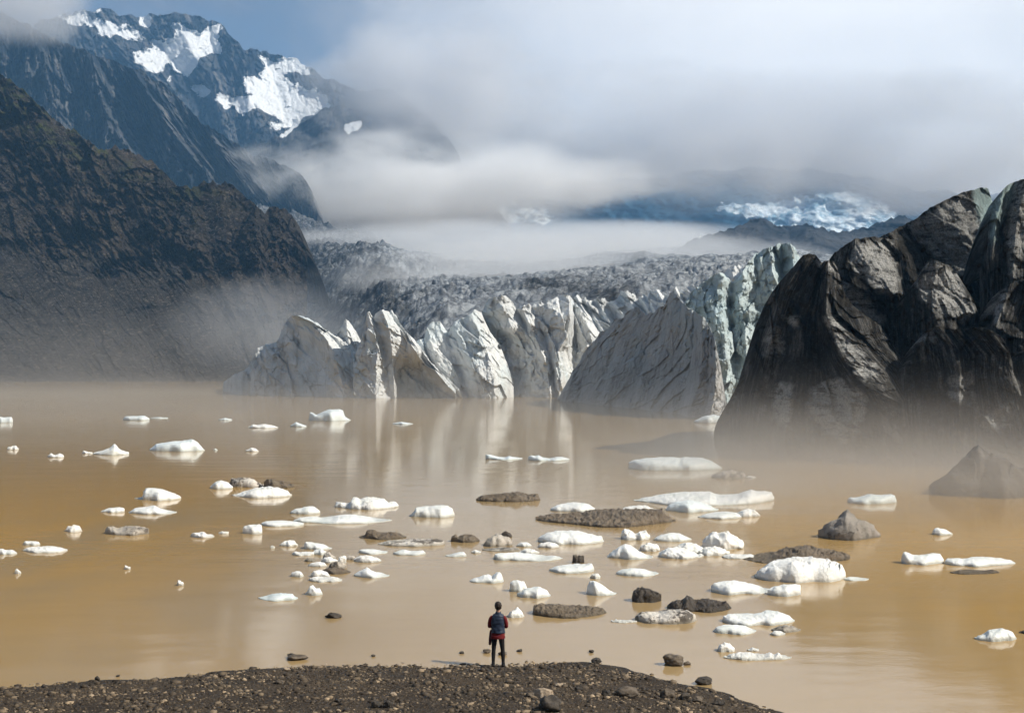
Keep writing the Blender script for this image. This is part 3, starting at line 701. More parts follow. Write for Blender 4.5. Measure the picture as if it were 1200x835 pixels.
relief('ice_block', [(852, 520), (853, 506), (854, 494), (857, 480), (862, 466), (872, 446), (880, 426), (884, 408), (888, 390), (893, 370), (900, 352), (908, 338), (918, 325), (930, 312), (937, 303), (941, 299), (948, 297), (955, 298), (959, 303), (963, 307), (969, 305),
                     (976, 306), (981, 313), (985, 326), (990, 345), (1000, 358), (1015, 370), (1030, 380), (1045, 400), (1060, 425), (1080, 460)], [(852, 522), (870, 530), (900, 537), (950, 542), (1080, 548)],
       [(-2.5, [(850, 470), (852, 540)]), (-.5, [(912, 335), (893, 390), (872, 465), (868, 540)]), (1.0, [(945, 298), (918, 345), (900, 410), (884, 480), (880, 540)]), (0, [(957, 300), (932, 352), (918, 400), (906, 460), (900, 540)]),
        (1.6, [(962, 306), (944, 370), (936, 420), (926, 470), (922, 540)]), (.5, [(966, 306), (956, 370), (960, 420), (965, 470), (965, 540)]), (4.2, [(970, 306), (968, 367), (987, 419), (1012, 451), (1030, 480), (1040, 540)]),
        (3.2, [(980, 312), (983, 367), (1007, 406), (1034, 434), (1058, 470), (1068, 540)]), (-2, [(1040, 390), (1070, 440), (1085, 540)])],
       [(852, 126), (880, 114), (920, 109), (1000, 105), (1080, 103)], .022, M['ash'], 300, 260, jag=(1., .2), rnd=1., seed=76, label='nearest black face with dirty white ice showing low down beside a sharp leaning rib',
       attrs=bf(bare([[(950, 455), (968, 448), (985, 444), (1000, 455), (1014, 462), (1014, 485), (1000, 515), (985, 518), (962, 502), (946, 482)], [(896, 395), (908, 385), (916, 398), (918, 412), (898, 418)],
                      [(905, 455), (928, 448), (926, 500), (906, 494)], [(918, 372), (936, 370), (934, 385)], [(955, 306), (976, 308), (980, 320), (962, 314)], [(966, 372), (982, 372), (1004, 408), (1030, 436), (1010, 446), (988, 416)]], .8)), **kw)
relief('ice_block', [(1048, 445), (1062, 428), (1074, 415), (1080, 398), (1090, 386), (1100, 380), (1108, 384), (1120, 386), (1140, 384), (1150, 383), (1162, 387), (1174, 395), (1182, 408), (1186, 424), (1192, 418), (1205, 408), (1230, 400), (1300, 420)],
       [(1048, 548), (1300, 552)],
       [(-1.2, [(1050, 440), (1055, 548)]), (1.2, [(1098, 380), (1116, 405), (1124, 435), (1126, 548)]), (.1, [(1108, 384), (1132, 415), (1138, 548)]), (1.8, [(1160, 387, 2), (1182, 415, 2.2), (1180, 440, .8), (1196, 490, 1), (1205, 548, 1)]),
        (-.4, [(1188, 424), (1200, 460), (1212, 548)]), (1., [(1240, 402), (1240, 550)]), (0, [(1300, 420), (1300, 552)])],
       [(1048, 102), (1150, 98), (1300, 94)], .016, M['ash'], 240, 160, jag=(1., .25), rnd=.7, seed=77, label='low black hump of ice in front, fading into the mist',
       attrs=bf(bare([[(1078, 395), (1090, 388), (1102, 400), (1080, 402)], [(1112, 440), (1140, 436), (1136, 475), (1115, 470)], [(1150, 490), (1185, 470), (1185, 500), (1152, 505)]], .5)), **kw)
# ------------------------------------------------------------------ lake
def lake():
    # one sheet to beyond the hills
    v = [(-2600, -60, 0), (2600, -60, 0), (2600, 3200, 0), (-2600, 3200, 0)]
    o = new_mesh('water', v, np.array([[0, 1, 2, 3]]), M['water'], False)
    tag(o, kind='structure')
lake()
# ------------------------------------------------------------------ air
def fog(name, centre, size, dens, color=(.86, .88, .92), aniso=.0, edge=(.0, .55), nscale=(1., 1., 1.), namp=1.0, detail=3., kind='ellipsoid', rotz=0., step=1.0, seed=0, pw=2, ztop=(1., .2), aabs=None):
    """a bank of cloud or mist: a closed box whose air thins out to nothing before it reaches the sides"""
    v = np.array([(x, y, z) for z in (-1, 1) for y in (-1, 1) for x in (-1, 1)], float)
    f = np.array([[0, 2, 3, 1], [4, 5, 7, 6], [0, 1, 5, 4], [2, 6, 7, 3], [0, 4, 6, 2], [1, 3, 7, 5]])
    m = bpy.data.materials.new(name); m.use_nodes = True
    nt = NT(m.node_tree); nt.n.remove(nt.n['Principled BSDF'])
    out = nt.n['Material Output']
    tc = nt.node('ShaderNodeTexCoord').outputs['Object']
    # object coordinates are metres here
    q = nt.vmath('DIVIDE', tc, tuple(size))
    wv = nt.vmath('ADD', nt.vmath('MULTIPLY', tc, tuple(nscale)), (seed * 7.1, seed * 3.3, seed))
    n = nt.noise(wv, 1., detail, .58)
    n = nt.math('MULTIPLY', nt.math('SUBTRACT', n, .5), namp)
    s = nt.sep(q)
    if kind == 'ellipsoid':
        if pw == 2: r = nt.vmath('LENGTH', q)
        else:
            r = nt.math('POWER', nt.math('ADD', nt.math('ADD', nt.math('POWER', nt.math('ABSOLUTE', s[0]), pw), nt.math('POWER', nt.math('ABSOLUTE', s[1]), pw)), nt.math('POWER', nt.math('ABSOLUTE', s[2]), pw)), 1. / pw)
        e = nt.math('ADD', nt.math('SUBTRACT', 1., r), n)
        d = nt.ramp(e, edge[0], edge[1])
        d = nt.math('MULTIPLY', d, nt.ramp(r, .80, 1.0, 1., 0.))
    else:   # lies on the ground: densest at the foot
        ax = nt.math('ABSOLUTE', s[0]); ay = nt.math('ABSOLUTE', s[1])
        m2 = nt.math('MULTIPLY', nt.ramp(ax, .45, 1., 1., 0.), nt.ramp(ay, .40, 1., 1., 0.))
        zz = nt.ramp(nt.math('ADD', s[2], nt.math('MULTIPLY', n, .9)), -1., ztop[0] - ztop[1], 1., 0.)
        zz = nt.math('POWER', zz, 4.)
        d = nt.math('MULTIPLY', nt.math('MULTIPLY', zz, m2), nt.ramp(n, -.22, .12, .12, 1.0))
        d = nt.math('MULTIPLY', d, nt.ramp(s[2], .75, 1., 1., 0.))
    pv = nt.node('ShaderNodeVolumePrincipled')
    pv.inputs['Color'].default_value = (*color, 1); pv.inputs['Anisotropy'].default_value = aniso
    pv.inputs['Density Attribute'].default_value = ''
    nt.put(pv.inputs['Density'], nt.math('MULTIPLY', d, dens))
    nt.l.new(pv.outputs[0], out.inputs['Volume'])
    try: m.cycles.volume_step_rate = step
    except Exception: pass
    try: m.volume_step_rate = step
    except Exception: pass
    o = new_mesh(name, v * np.array(size), f, m, False)
    o.location = centre; o.rotation_euler = (0, 0, rotz)
    tag(o, kind='stuff')
    return o
def fogpx(name, px, py, d, wpx, hpx, depth, tau, **kw):
    """fog bank given by where it hangs (photo column/row at distance d) and its half extents; tau = optical depth through its middle"""
    c = W(px, py, d)
    return fog(name, tuple(c), (wpx / FPX * d, depth, hpx / FPX * d), tau / (2 * depth), **kw)

GREY = (.91, .92, .945); WHITE = (.995, .995, .995); TAN = (.62, .60, .575)
# even air round everything
def haze():
    v = np.array([(x, y, z) for z in (-1.6, 830.) for y in (-50., 3300.) for x in (-2650., 2650.)], float)
    f = np.array([[0, 2, 3, 1], [4, 5, 7, 6], [0, 1, 5, 4], [2, 6, 7, 3], [0, 4, 6, 2], [1, 3, 7, 5]])
    m = bpy.data.materials.new('haze'); m.use_nodes = True
    nt = NT(m.node_tree); nt.n.remove(nt.n['Principled BSDF'])
    pv = nt.node('ShaderNodeVolumePrincipled')
    pv.inputs['Color'].default_value = (.26, .58, 1.0, 1); pv.inputs['Density'].default_value = HAZE; pv.inputs['Anisotropy'].default_value = .1
    nt.l.new(pv.outputs[0], nt.n['Material Output'].inputs['Volume'])
    tag(new_mesh('haze', v, f, m, False), kind='stuff')
HAZE = 1.5e-4
haze()
def banks():
    # cloud deck hiding the summits right of the snow peak
    fogpx('low_cloud', 880, 166, 2150, 570, 102, 190, 7.0, color=GREY, nscale=(.0050, .006, .010), namp=2.0, edge=(.05, 1.05), seed=1, pw=3, detail=6., step=.6)
    fogpx('low_cloud', 500, 100, 1780, 165, 105, 110, 5.5, color=GREY, nscale=(.008, .008, .014), namp=1.9, edge=(.03, 1.0), seed=12, detail=6., step=.6)
    fogpx('low_cloud', 12, -8, 1380, 110, 78, 100, 2.6, color=GREY, nscale=(.010, .010, .018), namp=1.2, edge=(.05, .6), seed=2, detail=5.)
    # white bank in the valley behind the hillside
    fogpx('fog_bank', 475, 220, 1600, 290, 74, 130, 8.0, color=WHITE, nscale=(.009, .009, .022), namp=1.7, edge=(.02, .95), seed=3, detail=6., step=.6)
    fogpx('fog_bank', 640, 214, 1555, 180, 36, 77, 3.2, color=WHITE, nscale=(.012, .012, .03), namp=1.8, edge=(.02, .9), seed=13, detail=6.)
    # lid of fog over the upper glacier
    fogpx('fog_bank', 620, 286, 1250, 350, 30, 150, 4.5, color=WHITE, nscale=(.008, .008, .026), namp=1.0, edge=(.02, .5), seed=4, detail=5.)
    fogpx('fog_bank', 690, 304, 960, 330, 38, 120, 3.6, color=WHITE, nscale=(.012, .012, .032), namp=1.4, edge=(.03, .5), seed=14, detail=5.)
    fogpx('fog_bank', 600, 325, 715, 270, 38, 90, 2.0, color=WHITE, nscale=(.016, .016, .04), namp=1.6, edge=(.05, .6), seed=5, detail=5.)
    # mist at the foot of the hillside
    fogpx('mist', 330, 385, 470, 150, 72, 58, .9, color=(.80, .84, .90), nscale=(.03, .03, .045), namp=1.2, edge=(.0, .8), seed=6, detail=5.)
    fogpx('mist', 60, 440, 507, 330, 110, 62, .5, color=TAN, nscale=(.018, .02, .025), namp=1.2, edge=(.0, .9), seed=7, detail=5.)
    # mist lying on the water
    fog('mist', (0, 252, 7.), (330, 153, 8.), .0075, color=TAN, nscale=(.016, .02, .10), namp=1., kind='ground', seed=8)
    fog('mist', (38, 88, 6.5), (40, 33, 7.6), .085, color=TAN, nscale=(.07, .06, .16), namp=1.1, kind='ground', seed=9)
    fogpx('mist', 1150, 560, 70, 130, 46, 9, .55, color=TAN, nscale=(.10, .10, .2), namp=1., edge=(.0, .8), seed=10)
if FOG: banks()

# ------------------------------------------------------------------ light
SUN_AZ, SUN_EL = 112., 42.          # degrees clockwise from the view direction, height
def lights():
    L = bpy.data.lights.new('sun', 'SUN'); L.energy = 5.0; L.angle = R(.5); L.color = (1., .94, .83)
    o = bpy.data.objects.new('sun', L); COL.objects.link(o)
    from mathutils import Vector
    dirv = Vector((math.sin(R(SUN_AZ)) * math.cos(R(SUN_EL)), math.cos(R(SUN_AZ)) * math.cos(R(SUN_EL)), math.sin(R(SUN_EL))))
    o.rotation_euler = dirv.to_track_quat('Z', 'Y').to_euler(); o.location = dirv * 500
    w = bpy.data.worlds.new('World'); scene.world = w; w.use_nodes = True
    nt = NT(w.node_tree); bg = nt.n['Background']; out = nt.n['World Output']
    sky = nt.node('ShaderNodeTexSky', sky_type='NISHITA'); sky.sun_disc = False
    sky.sun_elevation = R(SUN_EL); sky.sun_rotation = R(SUN_AZ)
    nt.l.new(sky.outputs[0], bg.inputs['Color']); bg.inputs['Strength'].default_value = .10
    # overcast: a cloud deck, brightest where the sky thins high on the right
    g = nt.node('ShaderNodeTexCoord').outputs['Generated']
    gn = nt.vmath('NORMALIZE', g)
    gl = Vector((.27, .90, .36)).normalized()
    c = nt.vmath('DOT_PRODUCT', gn, tuple(gl))
    n = nt.noise(nt.vmath('MULTIPLY', gn, (4.5, 4.5, 7.)), 1., 7, .58, .4)
    glow = nt.math('POWER', nt.math('ADD', nt.ramp(c, .88, .995, 0., 1., False), nt.math('MULTIPLY', nt.math('SUBTRACT', n, .5), .35), clamp=True), 1.5)
    back = nt.mix(nt.ramp(n, .35, .65), (.15, .17, .21), (.24, .26, .30))
    frnt = nt.mix(nt.ramp(n, .36, .64), (.15, .185, .255), (.38, .405, .46))
    fd = nt.vmath('DOT_PRODUCT', gn, tuple(Vector((.30, .95, .15)).normalized()))
    col = nt.mix(nt.ramp(fd, .45, .9), back, frnt)
    col = nt.mix(glow, col, (1.12, 1.10, 1.08))
    b2 = nt.node('ShaderNodeBackground'); nt.put(b2.inputs['Color'], col); b2.inputs['Strength'].default_value = 1.0
    mx = nt.node('ShaderNodeMixShader')
    z = nt.sep(gn)
    cov = nt.ramp(nt.math('ADD', n, nt.math('MULTIPLY', z[0], .25)), .28, .50, .45, .96)
    nt.put(mx.inputs[0], cov); nt.l.new(bg.outputs[0], mx.inputs[1]); nt.l.new(b2.outputs[0], mx.inputs[2])
    nt.l.new(mx.outputs[0], out.inputs['Surface'])
lights()

# ------------------------------------------------------------------ camera and film
def camera():
    c = bpy.data.cameras.new('camera'); o = bpy.data.objects.new('camera', c); COL.objects.link(o)
    c.sensor_fit = 'HORIZONTAL'; c.sensor_width = 36.; c.lens = 36. * FPX / 1200.
    o.location = (0, 0, H); o.rotation_euler = (R(90), 0, 0)
    c.shift_y = -(417.5 - HY) / 1200.
    c.clip_start = .5; c.clip_end = 12000.
    scene.camera = o
camera()
scene.view_settings.view_transform = 'Standard'; scene.view_settings.look = 'None'
scene.view_settings.exposure = .2; scene.view_settings.gamma = 1.; scene.view_settings.use_curve_mapping = False
cy = scene.cycles
cy.use_denoising = True
try: cy.denoiser = 'OPENIMAGEDENOISE'
except Exception: pass
cy.use_adaptive_sampling = True; cy.adaptive_threshold = .03; cy.adaptive_min_samples = 16
cy.max_bounces = 10; cy.diffuse_bounces = 2; cy.glossy_bounces = 2; cy.transmission_bounces = 2; cy.volume_bounces = 10; cy.transparent_max_bounces = 12
cy.volume_max_steps = 256
# ------------------------------------------------------------------ drifting ice and stones in the water
def lump(name, prof, ybase, mat, rough=.10, seed=1, boxy=.62, depth=.7, lumps=0., nres=1., nv=30, fmax=.55, endsharp=.7, sink=.2, fct=.10, flat_=1.):
    """a floating block: prof is its top outline (photo columns and rows), ybase the row of its near waterline"""
    prof = np.array(prof, float)
    x0, x1 = prof[0, 0], prof[-1, 0]
    wpx = x1 - x0
    d0 = float(gd(ybase))
    Lm = wpx / FPX * d0
    hmax = ybase - prof[:, 1].min()
    # how deep it may run back before its own footprint would fill the outline
    rows = fmax * hmax
    dmax = float(gd(max(ybase - rows, HY + 6))) - d0
    D = max(min(depth * Lm, dmax), .12 * Lm if Lm < 4 else .08 * Lm)
    nu = int(np.clip(wpx * 1.1 * nres, 22, 190))
    u = np.linspace(0, 1, nu)
    u = .5 - .5 * np.cos(np.pi * u) * (.35) - (.5 - u) * .65 if False else .65 * u + .35 * (.5 - .5 * np.cos(np.pi * u))
    xp = x0 + wpx * u
    yt = np.interp(xp, prof[:, 0], prof[:, 1])
    yt = ybase - (ybase - yt) * flat_
    e = np.clip(4 * u * (1 - u), 0, 1) ** endsharp
    b = D / 2 * np.maximum(e, .06) * (1 + .35 * perlin(V3(u * 4, seed * 1.7, .5), seed))
    dc = d0 + D / 2 * (1 + .25 * perlin(V3(u * 3, seed * 2.9, 1.5), seed + 3))
    zc = np.maximum(H + (HY - yt) / FPX * dc, .035)
    v = np.linspace(0, np.pi, nv)
    cs, sn = np.cos(v), np.sin(v)
    YY = dc[:, None] - b[:, None] * np.sign(cs) * np.abs(cs) ** .8
    ZZ = zc[:, None] * np.maximum(sn, 0) ** boxy
    XX = ((xp - CX) / FPX)[:, None] * YY
    P = np.stack([XX, YY, ZZ], -1)
    sc = max(zc.max(), .12)
    q = P / sc
    n = np.stack([fbm(q * .9 + seed, 4, seed), fbm(q * .9 + 31 + seed, 4, seed + 1), fbm(q * 1.1 + 77 + seed, 4, seed + 2)], -1)
    amp = rough * sc * np.array([1.2, 1.2, .8])
    P = P + n * amp
    P = P + np.stack([0 * n[..., 0], 0 * n[..., 0], fct * sc * facets(P[..., 0] / sc / .7 + seed, (P[..., 1] + P[..., 2]) / sc / .8, seed, .4)], -1) * np.maximum(sn, 0)[None, :, None]
    if lumps:
        rn = ridged(q * 1.3 + seed * 3, 4, seed + 5)
        P[..., 2] += lumps * sc * (rn - .45) * np.maximum(sn, 0)[None] ** .5 * np.clip(zc / sc * 2, .2, 1)[:, None]
        bl = np.abs(perlin(q * 2.2 + seed, seed + 8))
        P += (bl * lumps * sc * .8)[..., None] * np.stack([0 * cs, -cs, .4 * sn], -1)[None]
    P[..., 2] = np.maximum(P[..., 2], .012 * np.maximum(sn, 0)[None])
    # under water
    f = P[:, :1].copy(); f[..., 2] = -sink; f[..., 1] += .0
    k = P[:, -1:].copy(); k[..., 2] = -sink
    P = np.concatenate([f, P, k], 1)
    # close the two ends
    c0 = P[:1].mean(1, keepdims=True) * np.array([1, 1, 0]) + np.array([0, 0, -.02]); c1 = P[-1:].mean(1, keepdims=True) * np.array([1, 1, 0]) + np.array([0, 0, -.02])
    P = np.concatenate([np.repeat(c0, P.shape[1], 1), P, np.repeat(c1, P.shape[1], 1)], 0)
    nr, nc = P.shape[:2]
    org = np.array([((x0 + x1) / 2 - CX) / FPX * (d0 + D / 2), d0 + D / 2, 0.])
    return new_mesh(name, P, grid_faces(nr, nc, True), mat, True, org)

GF = 'ice floes drifting on the lake'
KINDS = {  # material, roughness, boxiness, lumps
    'w': ('white', .10, .75, .06), 'l': ('lumpy', .16, .75, .15), 'c': ('cool', .07, .65, .03), 'g': ('grey', .10, .6, .15), 's': ('speck', .08, .6, .10),
    'b': ('brown', .12, .6, .25), 'k': ('black', .10, .7, .25), 'd': ('lumpy', .08, .6, .12), 'f': ('lumpy', .07, .6, .06), 'm': ('cone', .08, .8, .05)}
FL = [
 # far left and far middle
 ('c', 495, 'blocky white floe cut by the left edge of the photo', [(-6,488),(0,487),(5,488),(13,487),(15,491)]),
 ('c', 492.5, 'pale flat floe far out left with a thin sliver beside it', [(144,490),(147,487),(158,486.5),(170,486),(175,490)]),
 ('c', 490.2, 'thin sliver of ice right of the pale flat far floe', [(176,489),(186,488.3),(197,489)]),
 ('l', 527, 'tiny hollow ice bit near the left edge, level with the spire', [(8,524.5),(14,522),(18,521),(22,524.5)]),
 ('l', 536, 'small knobbly ice bit left of the spired floe', [(56,533),(60,530.5),(64,533.5),(70,530.5),(75,534)]),
 ('w', 533, 'small white floe with a sharp spire in its middle', [(110,529.8),(120,526.5),(128,524),(132,520),(134,518),(136.5,520),(139,525),(151,529.5)]),
 ('l', 531.5, 'tiny ice fragment touching the left tip of the spired floe', [(96,530),(98,527.3),(103,529),(109,530)]),
 ('c', 529, 'sail shaped white floe with a tall right shoulder at left', [(175,526.5),(183,519),(195,516.5),(205,515),(217,514.5),(225,512),(231,516),(240,528)]),
 ('c', 492.3, 'faint low ice strip just below the rounded serac', [(256,491),(264,489),(272,491)]),
 ('l', 501.5, 'broken line of grey ice bits far out in the middle left', [(291,499.5),(297,496.5),(302,498),(308,496),(318,497.5),(326,500)]),
 ('c', 500, 'small slanted ice wedge left below the twin peaked far floe', [(340,498.6),(347,493.2),(352,495.5),(359,498.6)]),
 ('c', 493, 'large twin peaked blue white floe nearest to the glacier front', [(361,488),(363,481.5),(367,482),(371,484.5),(380,480),(387,477.5),(398,477),(402,479),(404,487),(411,492)]),
 ('c', 497, 'flat grey ice strip right of the twin peaked far floe', [(459,496),(470,493.5),(484,496)]),
 ('l', 529, 'tiny pale ice bit right of the sail shaped floe', [(288,527),(295,523.6),(300,525.5),(303,527.6)]),
 ('c', 527.6, 'speck of ice at the right tip of the sail shaped floe', [(250,526.5),(252.5,524.5),(255,526.8)]),
 ('c', 538.5, 'left one of two thin broken ice strips in mid lake', [(569,531),(574,531.5),(584,535),(592,536.2),(597,533.8),(601,535.2),(612,536)]),
 ('c', 540, 'right one of two thin broken ice strips in mid lake', [(619,534),(622,532),(627,533.5),(631,532.2),(636,535.5),(645,537),(652,534.6),(660,534.6),(667,536.8)]),
 ('c', 495.5, 'pale ice heap at the foot of the grey ice wall', [(813,493),(824,486.5),(836,483.8),(846,486.5),(851,493)]),
 # left
 ('w', 586, 'bright floe with a square raised left end, highest of the left trio', [(158,585),(167,582.5),(169,573),(172,569.5),(180,570),(188,571.5),(195,573.5),(207,578),(213,581.5)]),
 ('w', 600.5, 'small pointed flat floe left below the square ended floe', [(118,598.5),(127,594.5),(134,594),(140,593),(146,594.5)]),
 ('w', 602.5, 'slim floe with a long right tail below the square ended floe', [(150,600),(158,594.5),(167,593.5),(175,592.6),(181,591),(186,595),(196,597.5),(207,599.5)]),
 ('l', 623, 'little crowned ice lump left of the dirty grey slab', [(75,621.5),(80,617),(84,616.2),(86,613),(90,615),(93,615),(96,622)]),
 ('g', 627, 'dirty grey slab with a brown left half near the left side', [(123,622),(127,616.3),(133,617),(138,619.2),(150,616.6),(162,616.8),(173,617.6),(174.5,621)]),
 ('w', 639, 'short rod of white ice lying behind a flat floe at left', [(27,635.5),(29,633),(37,633),(45,633.5),(47,636.5)]),
 ('l', 647.5, 'flat two pronged floe in front of the short white rod', [(27,644),(32,641),(50,640.2),(60,639.2),(70,641),(79,643.5)]),
 ('w', 649.5, 'low bumpy floe running out of the left edge', [(-8,643),(-2,642),(3,641.5),(6,643.8),(14,643.3),(20,646.5)]),
 ('l', 672, 'small forked ice bit near the left edge below the bumpy floe', [(17,668),(19,665),(22,667),(25,669.5)]),
 ('l', 667, 'tiny ice crumb alone left of the two lobed floe', [(145.5,664),(147,661),(150,663),(153,664)]),
 ('l', 686, 'tiny rounded ice crumb alone in the open water at left', [(207,683),(209,679.5),(212,678.7),(215.5,682.5)]),
 ('l', 630, 'small knotty floe left of the bright square block', [(223.5,626),(225,623.3),(231,623.4),(236,623.8),(238,621.8),(241,625),(246,626),(251.5,627.5)]),
 ('l', 625.5, 'tiny low ice bit between the knotty floe and the square block', [(256,623.6),(260,622),(268,622.4)]),
 ('w', 573, 'white leading hump at the left of the grey and white raft', [(246,569.5),(252,563.5),(259,561.5),(266,563.2),(273,569.5)]),
 ('s', 571, 'gritty pale slab behind the long raft floe, left of the brown one', [(269,566),(271,559.5),(285,558.8),(297,560.5),(300,564),(310,567)]),
 ('b', 572, 'brown dirt covered slab at the back of the raft', [(309,563),(312,561),(320,561.2),(332,564.3),(345,569)]),
 ('d', 583, 'long pale floe with a grey hollow at the front of the raft', [(272,580.5),(285,576),(297,571.5),(305,570),(316,569.3),(327,570.5),(337,574),(342,581)]),
 ('w', 602.5, 'oval white floe above the long thin floe at left centre', [(340,599),(346,595),(352,594.2),(358,592.4),(368,592),(375,598.5)]),
 ('w', 625.5, 'bright smooth block at the left end of the thin floes', [(284,617),(286,614.5),(294,613),(307,612.3),(309.5,615.5),(307,620)]),
 ('w', 617, 'thin white slab between the bright block and long thin floe', [(306,612),(312,609.8),(330,609),(345,610.2),(356,611.8)]),
 ('w', 613.5, 'very long thin wavy white floe left of centre', [(344,608),(352,605.2),(366,604.6),(378,606.8),(388,606),(397,603.2),(412,602),(425,604),(440,607.3),(459,608.8)]),
 ('l', 596.5, 'craggy floe with knobs and a grey hollow left of the loaf', [(392,590),(394,587.6),(399,586.6),(404,588.8),(411,588),(413,582.2),(418,581.3),(422,583.8),(426,581.8),(437,582.2),(448,583),(455,588),(462,587.2),(467,592)]),
 ('w', 606.5, 'smooth loaf shaped white floe alone right of the craggy floe', [(480,604.5),(485,598),(487,592),(500,590.8),(513,589.6),(523,590),(530,594),(533,601)]),
 ('b', 632, 'half brown half pale floe with a dark left knob', [(421,630.4),(428,627),(430,621.2),(437,621),(446,625),(455,624.4),(463,624.2),(470,626.5),(476,630)]),
 ('s', 640.5, 'long flat gritty floe below the half brown floe', [(443,637.5),(455,633.6),(475,632.4),(500,632),(512,631.2),(520,632),(522,637)]),
 ('w', 649, 'straight thin ice bar below the gritty floe, left of centre', [(421,643.4),(424,642.6),(440,643.4),(454,645.5)]),
 ('w', 650.5, 'bone shaped floe left of the small pointed floe', [(461,646.5),(468,644.4),(474,643),(481,645.2),(489,645),(495,643.6),(498.5,646.5)]),
 ('w', 652.5, 'small pointed floe like a teardrop below the brown clod', [(521.5,651),(530,648.6),(537,646.4),(543,645),(546.5,648.5)]),
 # rubble patch, left centre
 ('l', 640, 'small rounded floe at the upper left of the rubble patch', [(328,637),(333,633.5),(338,632),(345,633),(349,637.4)]),
 ('l', 642, 'tiny ice crumb left of the rubble patch', [(317,640),(319.5,638),(322,640)]),
 ('w', 644, 'slanting white log of ice on top of the rubble patch', [(356,635.5),(358,633),(365,634),(372,635.6),(380,637.5),(389,642.5)]),
 ('l', 651, 'small ice knob with a long thin arm left in the rubble patch', [(342.5,647.6),(346,645.2),(351,647),(360,646.2),(368,645.6)]),
 ('w', 650, 'white dome in the middle of the rubble patch', [(365,646.5),(370,643),(376,641.8),(382,645.5)]),
 ('g', 655.5, 'grey ice chunk right of the white dome in the rubble', [(378,652),(381,647.5),(386,646.5),(390,650),(394,652)]),
 ('g', 658, 'dirty chunk at the left edge of the rubble patch', [(357,656),(361,653.6),(366,655),(370,656.2)]),
 ('l', 660, 'upright twin knobbed chunk at the right of the rubble', [(396,655),(399,650),(402,648),(405,651),(406,657)]),
 ('l', 659.5, 'mid grey broken chunk between dome and twin knobs', [(376,656.5),(380,652.5),(386,651.5),(392,654),(397,656.5)]),
 ('l', 664, 'low white chunk at the lower left of the rubble patch', [(361,661.5),(366,658.6),(373,657.2),(380,658.4),(383,661.5)]),
 ('g', 666, 'low grey chunk at the lower right of the rubble patch', [(385,662.5),(389,658),(395,656.5),(402,658),(406,662)]),
 ('g', 656, 'flat dull ice chip between the rubble and the ragged floe', [(405,653),(409,650.4),(414,650.6),(417,653.5)]),
 ('l', 659, 'flat ragged white floe right of the rubble patch', [(415,654.5),(419,651.5),(426,650.2),(433,650),(440,652.6),(447,654.5)]),
 ('w', 676, 'small cube of ice below the rubble patch, leftmost there', [(340,673.5),(342.5,669.6),(347,667.4),(353,668.6),(356,673.5)]),
 ('l', 676.5, 'two leaning white lumps on the flat floe below the rubble', [(363.5,671.5),(368,668),(373,666),(378,667.2),(384,670),(387,673.5)]),
 ('l', 682, 'flat pale floe in front of the two leaning lumps', [(362,677),(368,675),(380,676.4),(391,675.2),(401,678)]),
 ('b', 672.5, 'flat brown floe just right of the two leaning lumps', [(378,667.5),(384,665.6),(392,665.5),(403,666.2),(411,670)]),
 ('w', 677, 'white floe with a peak at left and a long flat tail', [(415,673),(420,669),(427,664.6),(430,663),(434,667),(441,670.4),(449,670.8),(456,673.5)]),
 ('c', 704, 'flat white plate alone lower left, pointing left', [(303,702.4),(312,699),(320,696),(330,694.2),(343,694.6),(344.5,697),(349,699.5)]),
 ('w', 697.5, 'double white lump shaped like a bird below the rubble', [(358,695.6),(361.5,689),(363,684.5),(367,683.4),(370,688.2),(375,687.6),(378,695)]),
 # centre
 ('b', 588.5, 'long brown wedge of dirty ice with a thick right end', [(558,583.5),(567,580.4),(585,579),(597,577.8),(606,576),(613,578),(619,580),(624,578.6),(631,578.6),(632.5,584)]),
 ('b', 635.5, 'square brown clod of ice in mid water', [(528,632),(529.5,626),(535,625.6),(537,629),(543,626.4),(553,626.2),(562,632.5)]),
 ('g', 640.5, 'rounded grey boulder of layered ice at centre', [(566.5,638),(571,631),(578,626.5),(588,626.2),(596,629),(600,634)]),
 ('k', 629.5, 'small dark cap of rock behind the grey layered boulder', [(584,627.4),(589,623.4),(593,622),(597,624.5),(600,627.5)]),
 ('w', 640.5, 'little white oval floe right of the grey layered boulder', [(605,638),(611,634.4),(618,634.2),(623,638.2)]),
 ('l', 648, 'tiny pale bit at the left end of the thin grey strip', [(552,645.6),(557,643.6),(564,645.8)]),
 ('s', 646, 'thin grey strip of ice behind the long white bar', [(565,644.4),(578,642),(590,641.4),(600,641.2),(609,643.4)]),
 ('l', 648.8, 'ragged thin ice strip at the right end of the grey strip', [(609,646),(615,642.4),(624,642.4),(632,646)]),
 ('l', 641.8, 'small crumbly floe tucked under the big white slab', [(630,639.4),(634,636),(641,633.8),(650,635.4),(656,638.8)]),
 ('w', 657.5, 'long white bar of ice with a raised right tip, centre', [(578.5,652),(580,647.4),(590,646.4),(604,646.6),(615,647.6),(630,650.4),(640,651.6),(650,650.2),(656,651.6),(659,655)]),
 ('w', 683, 'pale floe with a spike at its right end above the person', [(550,678.6),(560,676.4),(567,672.6),(572,672),(577,675),(582,669),(584.5,667.6),(588,671.4),(590.5,677.5)]),
 ('w', 693.5, 'upright white block leaning on the smooth egg shaped floe', [(597,690),(598.5,681),(601,677.8),(606,677),(611,679),(614,678.4),(616,684),(618,690)]),
 ('w', 700.5, 'smooth egg shaped floe to the upper right of the person', [(606,694),(612,690),(620,687),(632,685.6),(640,690),(645.5,697)]),
 ('l', 723.5, 'small lumpy floe just right of the person', [(593.5,721),(598,716.6),(603,712),(607,711),(611,714),(614.5,719)]),

